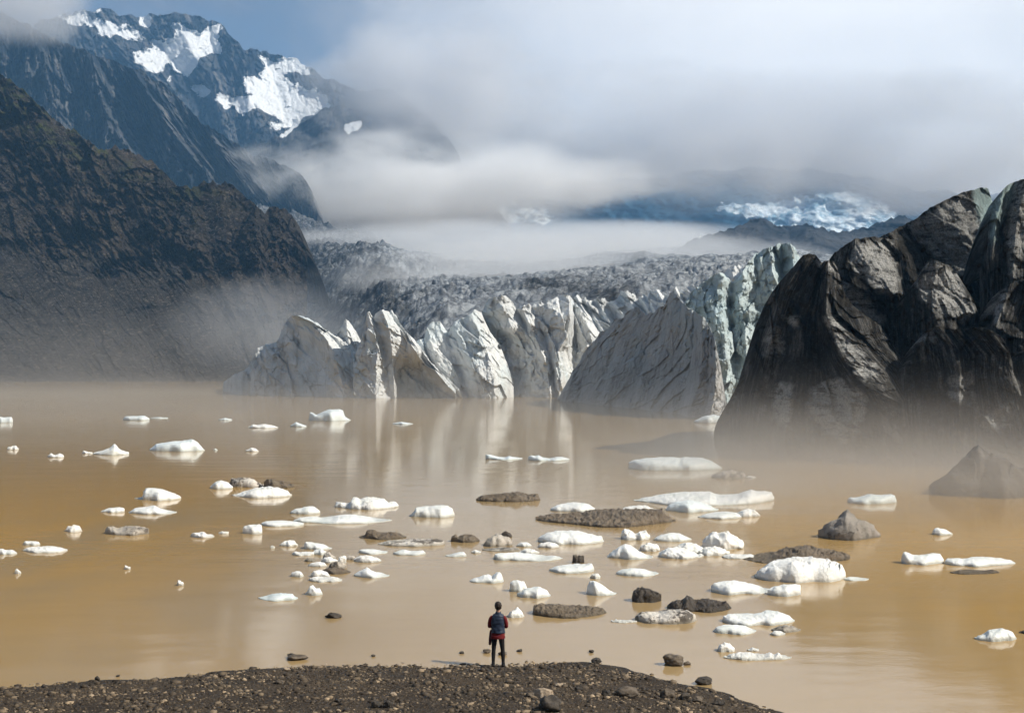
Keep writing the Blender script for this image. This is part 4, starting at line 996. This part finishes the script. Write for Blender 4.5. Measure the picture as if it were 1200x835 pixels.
 ('w', 637.8, 'broad white slab below the long brown bank', [(630.5,629),(636,625),(644,621.6),(656,620.3),(672,620),(684,621.6),(692,624.4),(705,626.4),(707.5,634)]),
 ('w', 599.5, 'lens shaped white floe behind the long brown bank', [(645,595.6),(653,590.6),(662,588.6),(672,587),(684,588),(691,590),(697.5,595)]),
 ('b', 616.5, 'long low brown bank of dirty ice in mid lake', [(628,605.4),(640,603.6),(655,603.4),(680,602.4),(700,600.4),(722,599.6),(745,598.2),(762,597.6),(777,597),(780,602),(792,613)]),
 ('l', 599.6, 'thin white rim of ice along the back of the brown bank', [(724,598),(735,593.4),(748,591.2),(758,591.8),(764,595.4),(771,598)]),
 ('w', 671.5, 'flat topped white floe with a small crumb at its right', [(644,666),(650,663),(660,661.4),(675,660.4),(688,659.2),(694,657.8),(695.5,666)]),
 ('l', 677.8, 'small crumb of ice right of the flat topped floe', [(692,675),(695,671.4),(701,671),(704,674.5)]),
 ('k', 659.8, 'small brown block just behind the flat topped floe', [(670.5,656),(671,650.4),(676,650),(684,652.6),(685,657)]),
 ('b', 724, 'long dark gritty floe right of the person, closest one', [(624,717),(625.5,708.4),(632,707.6),(642,708.4),(655,709.6),(666,712.4),(680,712.6),(695,711.8),(706,713),(711,720)]),
 ('w', 697.5, 'white floe with a tall rounded left head near the shore', [(688,694),(689,685),(692,679.4),(696,677.4),(702,680.4),(706,684.4),(713,690),(722.5,695)]),
 # right centre
 ('c', 551.5, 'large smooth tabular floe with a notch, far right centre', [(736.5,545),(737,539.6),(744,536.4),(757,534.6),(775,533.6),(792,533.4),(797,535),(801,533.6),(822,534.2),(834,538),(846,546.5)]),
 ('g', 560.5, 'low grey rubble floe right below the tabular floe', [(834,557),(842,553.6),(850,551.4),(857,549.6),(864,552.6),(870,551.8),(874,556.6)]),
 ('l', 560, 'thin light bar at the right end of the grey rubble floe', [(873,558.2),(879,556.8),(886,558.4)]),
 ('w', 592.5, 'longest white floe, with a raised hooked right end', [(742.5,586),(752,583),(765,581),(780,578.6),(795,577.6),(812,577.2),(832,576),(840,580),(852,580.2),(865,577.6),(873,574.4),(880,571.8),(886,573.6),(894,573.4),(904,573.8),(907,580)]),
 ('c', 600, 'blunt bluish lobe in front of the longest white floe', [(780,595.6),(784,590),(792,586.4),(806,584),(820,586.4),(833,591.4),(842,597.5)]),
 ('w', 607.8, 'small oval floe in front of the bluish lobe', [(817.5,605.6),(826,602),(838,599.4),(852,598.4),(863,599.2),(869,604)]),
 ('l', 605.5, 'crumbly ice heap between the small oval floe and hooked end', [(862,603),(868,597.4),(876,594.6),(884,597),(890,602)]),
 ('l', 632.6, 'knobbly white floe with two heads below the brown bank', [(727.5,627),(729,621),(733,618.2),(739,619.4),(744,623.6),(750,621.4),(757,620.2),(761,626)]),
 ('w', 634.5, 'smooth low dome right of the knobbly two headed floe', [(765.5,631),(774,625.8),(785,622.6),(796,624),(803,627),(810,631)]),
 ('l', 644, 'high crumbly white heap at the right of the jumble', [(822,637),(824,629),(829,624.4),(838,622.6),(846,620.2),(855,620.6),(863,627),(870.5,634.5)]),
 ('w', 655.5, 'steep white cone shaped floe left in the jumble', [(711.5,650.6),(718,644.6),(726,638.4),(733,635.4),(741,638.6),(750,645),(765,653.5)]),
 ('l', 646, 'cluster of rounded ice lumps behind the white cone', [(749,641),(755,635.6),(763,634.4),(770,637.2),(773,643)]),
 ('l', 654.5, 'wide crumbly floe in the middle of the jumble', [(771,648.5),(777,643),(786,640),(796,640.6),(806,644),(816,648),(823.5,653)]),
 ('l', 648, 'ragged floe behind the wide crumbly one', [(790,640),(800,635.6),(810,634.4),(818,638),(828,643)]),
 ('l', 651, 'flat crumbly floe below the high white heap', [(819,645),(828,640),(838,639),(848,641.6),(855,646.5)]),
 ('l', 654.5, 'thin arm of ice at the right end of the jumble', [(846,651),(856,648.4),(868,649.6),(880,648.6),(885,651.5)]),
 ('w', 675, 'thin leaf shaped floe below the white cone', [(722.5,669.6),(729,666),(740,664.8),(752,666),(762,668.8),(771.5,671.4)]),
 ('k', 706, 'pointed black block of ice and rock near the shore', [(740.5,697),(743,691),(748,689),(752,687.4),(760,690),(768,692),(777.5,695.4),(774,700)]),
 ('k', 717, 'rough black heap of debris right of the pointed black block', [(782.5,708),(790,704),(800,703.6),(804,698.8),(809,700.6),(814,704.4),(826,703.6),(838,705.6),(850,705),(857,711.5)]),
 ('s', 731.5, 'pale floe peppered with black dirt in front of the debris', [(744.5,721),(752,716.4),(760,717.6),(772,717.8),(784,714.4),(797,713.6),(807,714.6),(815,719),(816.5,727)]),
 ('l', 729.5, 'crumbs of ice left of the dirt peppered floe', [(716,727.5),(722,725.4),(730,726.4),(740,725.8),(746,727.5)]),
 ('w', 696.5, 'smooth white floe with a pointed right end touching another', [(833,684.5),(838,680.6),(848,679.4),(860,679),(872,681),(886,685.4),(897,690),(905,694)]),
 ('w', 698.5, 'blocky white floe touching the pointed one', [(899,690),(908,685.4),(920,683),(932,682),(943.5,682.6),(944,690),(938,697)]),
 ('w', 733.5, 'thick curved white floe low at right', [(846,724),(848,719.4),(856,718),(870,719.4),(884,718.6),(898,714.6),(912,715),(921,718),(931,725.5)]),
 ('w', 743.5, 'narrow white floe below the thick curved one', [(835.5,739),(840,733),(850,730.6),(862,731.4),(874,733.4),(886,738)]),
 ('g', 741, 'grey broken chunk right of the narrow white floe', [(904,738),(912,733.6),(920,732.4),(930,734),(938,737.6)]),
 ('l', 744.5, 'small white lump in front of the grey broken chunk', [(902,742),(907,738.6),(914,738.4),(920,741.5)]),
 ('l', 763.5, 'small leaning white wedge above the frontmost right floe', [(839.5,760),(844,754),(849,750.6),(855,752.6),(861.5,758)]),
 ('l', 773.5, 'long bumpy white floe frontmost at right', [(848,769.6),(856,765.6),(864,763.8),(878,763.4),(886,766),(896,766.4),(902,764),(907,766.4),(912,763.8),(917,767),(927,769)]),
 ('l', 762.8, 'tiny white bit behind the frontmost bumpy floe', [(876,761),(881,758),(886,758.6),(890,761)]),
 # right
 ('b', 661.5, 'band of dark rubble behind the big textured white floe', [(870,659.6),(884,656),(898,654.4),(910,649.2),(922,645),(934,642.6),(946,641.2),(958,644.4),(975,645.6),(996,649)]),
 ('f', 682.5, 'big bulky white floe with furrowed flank at right', [(884,677),(888,670),(893,664),(902,657.6),(914,654.6),(930,652.6),(950,652),(966,653.4),(978,657),(987,662),(991,670),(991.5,678)]),
 ('w', 680.5, 'thin tail of ice right of the big furrowed floe', [(989,677),(996,675),(1006,676),(1018,679)]),
 ('m', 632.5, 'grey gritty cone with a dark tip at right', [(960,623),(966,616),(974,610.6),(982,606.6),(988,600),(992,597),(997,601),(1003,606),(1014,609.4),(1023,615),(1029.5,622.5)]),
 ('c', 590.5, 'smooth small floe with a thin left tail before the black ice', [(993.5,583),(997,581),(1003,581.6),(1012,579.6),(1019,577),(1032,578.4),(1044,577),(1049,578.6),(1050.5,585)]),
 ('w', 627, 'small leaf of ice alone at right', [(1092.5,623),(1095,618),(1099,616.8),(1107,619),(1116.5,624)]),
 ('w', 661.8, 'fish tailed white floe at the right', [(1057,649),(1058,643.4),(1062,644),(1070,648.6),(1082,648.4),(1094,646.2),(1102,647.4),(1106.5,655)]),
 ('w', 663.5, 'long flat white floe joined to the fish tailed one', [(1106.5,656),(1110,653),(1124,652.8),(1128,654.4),(1140,652.4),(1160,652),(1174,653.4),(1184,655),(1189.5,658.5)]),
 ('b', 673, 'dark strip of gravelly ice under the long flat floe', [(1113,671),(1124,668.4),(1136,668),(1152,668.8),(1164,667),(1171,670)]),
 ('w', 751.5, 'plump white floe alone near the right edge', [(1142,747),(1147,743.4),(1154,741),(1158,736.6),(1166,736),(1174,733.8),(1182,736.4),(1188,739.6),(1191.5,746)]),
 ('k', 742.5, 'dark wet chunk cut by the right edge of the photo', [(1194,741),(1198,738.6),(1206,738),(1214,741)]),
]
for i, (k, yb, lab, pr) in enumerate(FL):
    if not pr: continue
    mt, ro, bx, lu = KINDS[k]
    nm = {'m': 'ice_floe', 'f': 'ice_floe', 'w': 'ice_floe', 'c': 'ice_floe', 'l': 'ice_floe', 's': 'ice_floe', 'd': 'ice_floe', 'g': 'ice_floe', 'b': 'ice_floe', 'k': 'ice_floe'}[k]
    o = lump(nm, pr, yb, M[mt], ro, 100 + i * 3, bx, .75, lu, fct=.03 if k in 'wc' else .10, fmax=.75 if k in 'bsg' else .64, flat_=.86 if k in 'wlcd' else .92)
    tag(o, lab, 'ice floe', GF)
o = lump('ice_mound', [(1088, 572), (1100, 563), (1112, 553), (1122, 545), (1132, 536), (1139, 529), (1146, 524.5), (1155, 530), (1166, 536), (1180, 543), (1200, 552), (1225, 566), (1245, 578)], 583, M['mound'], .10, 7, .95, .6, .08, 1.0, 40, .3)
tag(o, 'large ash brown mound of ice veiled by mist at the right edge', 'ice mound', GF)
# ------------------------------------------------------------------ gravel shore
EDGE = [(-260, 830), (-100, 818), (0, 806), (30, 801), (60, 799), (110, 797), (180, 796), (215, 792), (260, 786), (310, 782), (360, 778.5), (430, 777), (500, 776.5), (560, 776), (610, 774.5), (650, 774.5), (690, 776),
        (712, 780), (730, 786), (760, 792), (790, 799), (820, 806), (850, 813), (870, 820), (895, 828), (915, 835), (960, 850), (1050, 885)]
ex = np.array([p[0] for p in EDGE], float); ey = gd(np.array([p[1] for p in EDGE], float))
EDX = (ex - CX) / FPX * ey
def edge_y(x):
    return np.interp(x, EDX, ey, left=ey[0] - 6, right=2.)
def shore_z(x, y):
    e = edge_y(x) - y
    q = V3(x, y, 0)
    z = .075 * e + .03 * fbm(q * .7, 3, 5) + .05 * fbm(q * .22, 2, 6)
    return np.where(e > 0, np.minimum(z + .0, 3 + 0 * z), z)
def beach():
    xs = np.linspace(-17, 12, 560)
    ys = np.concatenate([np.linspace(2, 26, 50), np.linspace(26.2, 37, 300)])
    X, Y = np.meshgrid(xs, ys)
    e = edge_y(X) - Y
    Z = shore_z(X, Y)
    q = V3(X, Y, 0)
    near = sstep(24, 27, Y)
    Z = Z + near * sstep(-.2, .5, e) * (.018 * fbm(q * 4, 3, 9) + .012 * ridged(q * 9, 3, 10))
    Z = np.clip(Z, -.6, 3)
    wet = sstep(.9, .05, e + .25 * fbm(q * 1.5, 3, 2))
    o = new_mesh('ground', V3(X, Y, Z), grid_faces(*X.shape), M['beach'], True, (0, 30, 0), None, {'wet': ('FLOAT', wet)})
    tag(o, kind='structure')
beach()
def ico(sub=1):
    import bmesh
    bm = bmesh.new(); bmesh.ops.create_icosphere(bm, subdivisions=sub, radius=1.)
    v = np.array([x.co[:] for x in bm.verts]); f = np.array([[y.index for y in x.verts] for x in bm.faces]); bm.free()
    return v, f
def gravel():
    v, f = ico(1)
    rg = np.random.default_rng(3)
    N = 30000
    x = rg.uniform(-15.5, 8.5, N * 3); y = rg.uniform(26.3, 36.5, N * 3)
    e = edge_y(x) - y
    keep = (e > -.35 + .3 * rg.random(N * 3)) & ((e > .02) | (rg.random(N * 3) < .12)) & (rg.random(N * 3) < .25 + .75 * sstep(-.2, .25, perlin(V3(x * .9, y * .9, 2), 4)))
    x, y = x[keep][:N], y[keep][:N]
    n = len(x)
    s = .009 + .024 * rg.random(n) ** 2.5 + .08 * rg.random(n) ** 18
    z = shore_z(x, y) + s * .15
    z = np.maximum(z, -.02)
    sh = rg.uniform(.6, 1.35, (n, 3)); sh[:, 2] *= .62
    a = rg.uniform(0, 6.283, n); c, s_ = np.cos(a), np.sin(a)
    base = v[None] * (1 + .22 * rg.standard_normal((n, len(v), 1)))
    P = base * sh[:, None] * s[:, None, None]
    Q = np.stack([P[..., 0] * c[:, None] - P[..., 1] * s_[:, None], P[..., 0] * s_[:, None] + P[..., 1] * c[:, None], P[..., 2]], -1)
    Q += np.stack([x, y, z], -1)[:, None]
    F = (f[None] + (np.arange(n) * len(v))[:, None, None]).reshape(-1, 3)
    tone = np.repeat(np.clip(rg.beta(.8, 2.6, n) * (.55 + .9 * sstep(-.3, .3, perlin(V3(x * .5, y * 1.1, 7), 14))), 0, 1), len(v))
    o = new_mesh('gravel', Q.reshape(-1, 3), F, M['pebble'], False, (0, 31, 0), None, {'tone': ('FLOAT', tone)})
    tag(o, kind='stuff')
gravel()
def stone(px, py, w, h, mat, label, seed, water=False, group=None, dist=None):
    """px, py: middle of its foot in the photo"""
    d = float(gd(py)) if dist is None else dist
    if not water:
        for _ in range(12):
            x = (px - CX) / FPX * d
            z = float(shore_z(np.array([x]), np.array([d]))[0])
            d = (H - z) * FPX / (py - HY)
    x = (px - CX) / FPX * d
    z = 0. if water else float(shore_z(np.array([x]), np.array([d]))[0])
    v, f = ico(4)
    r = np.array([w / 2, w / 2 * .8, h * .62]) / FPX * d
    q = v.copy()
    k = 1 + .30 * fbm(v * 1.1 + seed * 4.3, 2, seed) + .10 * ridged(v * 2.2 + seed, 4, seed + 1)
    # flat breaks
    rs_ = np.random.default_rng(seed)
    for _ in range(9):
        nn = rs_.normal(size=3); nn /= np.linalg.norm(nn); lim = rs_.uniform(.62, .9)
        t = (q * nn).sum(1); q = q - np.maximum(t - lim, 0)[:, None] * nn
    q = q * k[:, None] * r
    q[:, 2] += h / FPX * d * .42
    loc = (x, d + r[1] * .5, z)
    o = new_mesh('stone', q + np.array(loc), f, M[mat], True, loc)
    tag(o, label, 'stone', group or 'larger stones on and off the gravel shore')
ST = [
 (789, 779.5, 26, 12.5, 'stone_mid', 'brown boulder standing in the water right of the spit', 1, True),
 (806, 779.0, 9, 4, 'stone_mid', 'low brown stone at the right foot of the boulder in the water', 2, True),
 (826, 801.5, 20, 8, 'stone_dark', 'dark flat stone in shallow water close to the spit', 3, True),
 (698, 777.0, 13, 6, 'stone_dark', 'dark stone at the tip of the gravel by the waterline', 4, True),
 (693, 764.5, 7, 3, 'stone_dark', 'small dark stone just breaking the water off the tip', 5, True),
 (347, 773.0, 22, 6, 'stone_mid', 'flat reddish brown slab in the shallows left of the person', 6, True),
 (341, 770.5, 9, 5, 'stone_dark', 'dark pointed stone on the left end of the slab in the shallows', 7, True),
 (437, 769.0, 5, 2.5, 'stone_dark', 'tiny dark stone in the shallows right of the flat slab', 8, True),
 (570, 764.8, 9, 4, 'stone_mid', 'brown stone in the shallows left behind the person', 9, True),
 (589, 767.5, 10, 4, 'stone_mid', 'brown stone in the shallows half hidden by the legs of the person', 10, True),
 (609, 763.2, 7, 3, 'stone_dark', 'dark stone in the shallows right of the person', 11, True),
 (541, 765.6, 6, 2.4, 'stone_dark', 'small dark stone in the shallows farther left of the person', 12, True),
 (390, 724.0, 17, 6, 'stone_dark', 'dark stone with a pale tip alone in the lake below the rubble', 13, True),
 (646, 834, 28, 16, 'stone_dark', 'largest black angular stone at the bottom edge', 14, False),
 (638, 817, 24, 10, 'stone_tan', 'tan stone just above the largest black stone', 15, False),
 (621, 816, 12, 5, 'stone_mid', 'flat brown stone left of the tan stone', 16, False),
 (738, 817, 30, 10, 'stone_mid', 'wide flat topped brown stone on the right of the gravel', 17, False),
 (711, 815, 11, 7, 'stone_dark', 'small dark stone left of the wide flat topped one', 18, False),
 (782, 818, 17, 11, 'stone_mid', 'rounded brown stone on the right slope of the spit', 19, False),
 (803, 820, 13, 8, 'stone_dark', 'dark stone right of the rounded brown stone', 20, False),
 (817, 823, 13, 7, 'stone_mid', 'outermost brown stone on the right slope of the spit', 21, False),
 (843, 826, 12, 7, 'stone_dark', 'dark stone near the right end of the gravel', 22, False),
 (679, 809, 10, 6, 'stone_dark', 'dark stone alone in the middle of the gravel', 23, False),
 (655, 804, 9, 4, 'stone_tan', 'small pale stone above the lone dark stone', 24, False),
 (441, 829, 12, 7, 'stone_dark', 'dark stone at lower left, first of a close pair', 25, False),
 (455, 829, 11, 8, 'stone_dark', 'dark stone at lower left, right one of a close pair', 26, False),
 (395, 823, 9, 5, 'stone_dark', 'dark stone left of the close pair', 27, False),
 (460, 815, 9, 4, 'stone_tan', 'pale flat stone above the close pair', 28, False),
 (335, 786, 10, 4.5, 'stone_tan', 'pale stone by the waterline under the slab in the shallows', 29, False),
 (327, 801, 12, 4, 'stone_mid', 'flat brown stone on the left gravel', 30, False),
 (114, 797.2, 6, 5, 'stone_dark', 'small dark stone on the waterline far left', 31, False),
 (138, 792.6, 5, 2.4, 'stone_dark', 'tiny dark stone in the water off the left gravel', 32, True),
]
for s in ST: stone(*s[:5], s[5], s[6], s[7])
# ------------------------------------------------------------------ person on the shore, seen from behind
def skin_mesh(name, chains, mat, sub=2, parent=None, root=0):
    """one continuous skinned surface from joined chains of (x, y, z, radius[, radius2]) joints; joints closer than 1 mm are shared"""
    vs = []; rs_ = []; es = []
    def idx(p):
        for i, q in enumerate(vs):
            if sum((a - b) ** 2 for a, b in zip(p[:3], q)) < 1e-6: return i
        vs.append(tuple(p[:3])); rs_.append((p[3], p[4] if len(p) > 4 else p[3])); return len(vs) - 1
    for ch in chains:
        ii = [idx(p) for p in ch]
        es += [(a, b) for a, b in zip(ii, ii[1:])]
    me = bpy.data.meshes.new(name); me.from_pydata(vs, es, [])
    o = bpy.data.objects.new(name, me); COL.objects.link(o)
    m = o.modifiers.new('skin', 'SKIN'); m.use_smooth_shade = True
    sl = me.skin_vertices[0].data
    for i, r_ in enumerate(rs_):
        sl[i].radius = r_; sl[i].use_root = (i == root)
    s = o.modifiers.new('sub', 'SUBSURF'); s.levels = sub; s.render_levels = sub
    dg = bpy.context.evaluated_depsgraph_get(); dg.update()
    ev = o.evaluated_get(dg); m2 = bpy.data.meshes.new_from_object(ev)
    o.modifiers.clear(); o.data = m2; bpy.data.meshes.remove(me); m2.name = name
    m2.polygons.foreach_set('use_smooth', np.ones(len(m2.polygons), bool))
    m2.materials.clear(); m2.materials.append(mat)
    if parent is not None: o.parent = parent
    return o

def tube_ring(name, rings, mat, parent, nseg=40, wob=.004, seed=1, thick=.006):
    """garment shell: rings of (z, cx, cy, rx, ry)"""
    a = np.linspace(0, 2 * np.pi, nseg, endpoint=False)
    zs = np.array([r[0] for r in rings]); t = np.linspace(0, 1, len(rings) * 5)
    k = np.linspace(0, 1, len(rings))
    g = [np.interp(t, k, [r[i] for r in rings]) for i in range(5)]
    P = []
    for z, cx, cy, rx, ry in zip(*g):
        ca, sa = np.cos(a), np.sin(a)
        P.append(np.stack([cx + rx * np.sign(ca) * np.abs(ca) ** .85, cy + ry * np.sign(sa) * np.abs(sa) ** .85, 0 * a + z], -1))
    P = np.array(P)
    n = fbm(P * np.array([9, 9, 14]) + seed, 3, seed)
    P[..., :2] *= 1; c = np.stack([g[1], g[2]], -1)[:, None]
    P[..., :2] = c + (P[..., :2] - c) * (1 + n[..., None] * wob / .14)
    inner = P.copy(); inner[..., :2] = c + (P[..., :2] - c) * (1 - thick / .14)
    nr = P.shape[0]
    A = np.concatenate([P, inner[::-1], P[:1]], 0)
    A = np.concatenate([A, A[:, :1]], 1)
    return new_mesh(name, A + np.array(parent.location), grid_faces(*A.shape[:2], True), mat, True, tuple(parent.location), parent)

def person():
    px, py = 583.5, 781.
    d = float(gd(py))
    for _ in range(8):
        x = (px - CX) / FPX * d; z = float(shore_z(np.array([x]), np.array([d]))[0]); d = (H - z) * FPX / (py - HY)
    p = empty('person', (x, d, z - .01))
    tag(p, 'person in navy vest, red jersey and black tights standing with back turned', 'person')
    # +Y is away from the camera (the way the person looks); -X is left in the photo
    # lengths in m; standing height about 1.70
    neck = (.005, .01, 1.43, .052, .055)
    chest = (.0, .0, 1.28, .15, .105); belly = (.0, .01, 1.10, .125, .095); pelvis = (.0, .0, .93, .145, .105)
    head = [(.005, .01, 1.43, .052, .055), (.005, .025, 1.50, .058, .066), (.006, .035, 1.575, .073, .088), (.006, .035, 1.64, .070, .086), (.006, .03, 1.685, .040, .05)]
    body = [[pelvis, belly, chest, (.0, .005, 1.38, .10, .075), neck], head]
    for s, fx, fy in ((-1, -.055, .0), (1, .075, -.02)):
        body.append([(.0, .0, 1.38, .10, .075)[:3] + (.10, .075), (s * .135, .0, 1.36, .055), (s * .19, .0, 1.295, .050), (s * .215, -.01, 1.17, .043), (s * .218, .02, 1.06, .037),
                     (s * .18, .13, 1.06, .033), (s * .10, .22, 1.10, .026), (s * .05, .245, 1.115, .024, .03)])
        body.append([pelvis, (s * .085, .0, .86, .088), (s * .083 + fx * .3, .0, .66, .070), (s * .08 + fx * .6, .01, .48, .052), (s * .075 + fx * .8, .0, .33, .052), (s * .07 + fx * .95, -.005, .12, .036),
                     (s * .07 + fx, .0, .06, .038), (s * .075 + fx, .10, .04, .034), (s * .08 + fx, .16, .03, .026)])
    b = skin_mesh('body', body, M['skin'], 2, p, 0)
    # fingers, each a short chain rooted in the palm, folded round the other forearm
    import itertools
    f = []
    for s in (-1, 1):
        for k, (o_, ln) in enumerate(((.018, .062), (.006, .070), (-.006, .066), (-.018, .052))):
            bx, by, bz = s * .05, .245, 1.115
            f.append([(bx + s * .012, by - .01, bz + o_, .009), (bx - s * .030, by + .006, bz + o_, .0085), (bx - s * (.030 + ln * .5), by + .004, bz + o_ - .004, .008), (bx - s * (.026 + ln * .85), by - .014, bz + o_ - .008, .0065)])
        f.append([(bx + s * .006, by - .02, bz + .012, .010), (bx - s * .006, by - .028, bz + .038, .009), (bx - s * .026, by - .026, bz + .052, .007)])
    for ch in f:
        q = skin_mesh('finger', [ch], M['skin'], 1, None, 0)
        # joined into the body so that the figure stays one mesh
        me = b.data
        import bmesh
        bm = bmesh.new(); bm.from_mesh(me); bm.from_mesh(q.data); bm.to_mesh(me); bm.free()
        md = q.data; bpy.data.objects.remove(q); bpy.data.meshes.remove(md)
    # face: brow, nose, lips, ears and eyes as part of the body surface
    def blob(c, r):
        v, fc = ico(2); return v * np.array(r) + np.array(c), fc
    import bmesh
    bm = bmesh.new(); bm.from_mesh(b.data)
    for c, r_ in (((.006, .125, 1.585), (.011, .020, .018)), ((.006, .118, 1.545), (.020, .008, .006)), ((-.072, .03, 1.59), (.010, .020, .030)), ((.084, .03, 1.59), (.010, .020, .030)),
                  ((-.022, .108, 1.612), (.012, .009, .009)), ((.034, .108, 1.612), (.012, .009, .009)), ((.006, .095, 1.52), (.030, .02, .018))):
        v, fc = blob(c, r_)
        vs = [bm.verts.new(tuple(q)) for q in v]
        for t in fc: bm.faces.new([vs[i] for i in t])
    bm.to_mesh(b.data); bm.free()
    b.data.polygons.foreach_set('use_smooth', np.ones(len(b.data.polygons), bool))
    # hair: cap with a rough crop at the nape
    v, fc = ico(4)
    n = fbm(v * 3.2 + 3, 4, 8)
    q = v * np.array([.094, .114, .118]) * (1 + .13 * n)[:, None] + np.array([.006, .012, 1.632])
    cut = (v[:, 1] > .45) & (v[:, 2] < .35)
    q[cut, 1] -= .055
    q[(v[:, 2] < -.6), 2] += .0
    new_mesh('hair', q + np.array(p.location), fc, M['hair'], True, tuple(p.location), p)
    # tights and boots follow the legs
    for s, fx in ((-1, -.055), (1, .075)):
        skin_mesh('tights_leg', [[(s * .075, .0, .90, .098), (s * .085, .0, .84, .095), (s * .083 + fx * .3, .0, .66, .078), (s * .08 + fx * .6, .01, .48, .059), (s * .075 + fx * .8, .0, .33, .060), (s * .07 + fx * .95, -.005, .14, .044), (s * .07 + fx, .0, .10, .044)]], M['tights'], 2, p)
        skin_mesh('boot', [[(s * .07 + fx * .95, -.005, .17, .048), (s * .07 + fx, -.005, .09, .050), (s * .07 + fx, -.02, .045, .046), (s * .075 + fx, .08, .045, .044), (s * .082 + fx, .17, .035, .034)]], M['boots'], 2, p, 1)
    # red jersey: body, hem and sleeves
    tube_ring('jersey_hem', [(1.02, 0, .005, .155, .125), (.92, 0, .0, .172, .138), (.83, 0, -.005, .182, .142), (.775, .0, -.005, .186, .140)], M['red'], p, seed=2, wob=.010)
    for s in (-1, 1):
        skin_mesh('sleeve', [[(s * .12, .0, 1.365, .060), (s * .190, .0, 1.30, .060), (s * .222, -.012, 1.18, .054), (s * .232, .005, 1.075, .052), (s * .205, .09, 1.06, .046), (s * .16, .155, 1.078, .040)]], M['red'], 2, p)
    # padded vest
    tube_ring('vest', [(1.435, .004, .008, .070, .070), (1.41, .002, .004, .125, .09), (1.375, 0, .0, .150, .115), (1.30, 0, .0, .172, .132), (1.20, 0, .0, .178, .135), (1.10, 0, .004, .168, .130), (1.0, .004, .0, .178, .138), (.93, .012, -.006, .186, .150)], M['vest'], p, seed=5, wob=.014)
    tube_ring('collar', [(1.475, .005, .012, .068, .074), (1.45, .005, .01, .076, .080), (1.42, .004, .006, .088, .084)], M['vest'], p, seed=6, wob=.004)
    # jacket knotted at the waist, one sleeve hanging at the left
    skin_mesh('jacket_sleeve', [[(-.165, .02, 1.0, .045), (-.19, .02, .88, .048), (-.205, .015, .74, .046), (-.215, .01, .62, .038), (-.218, .01, .585, .034)]], M['maroon'], 2, p)
    p.rotation_euler = (0, 0, R(-4))
person()
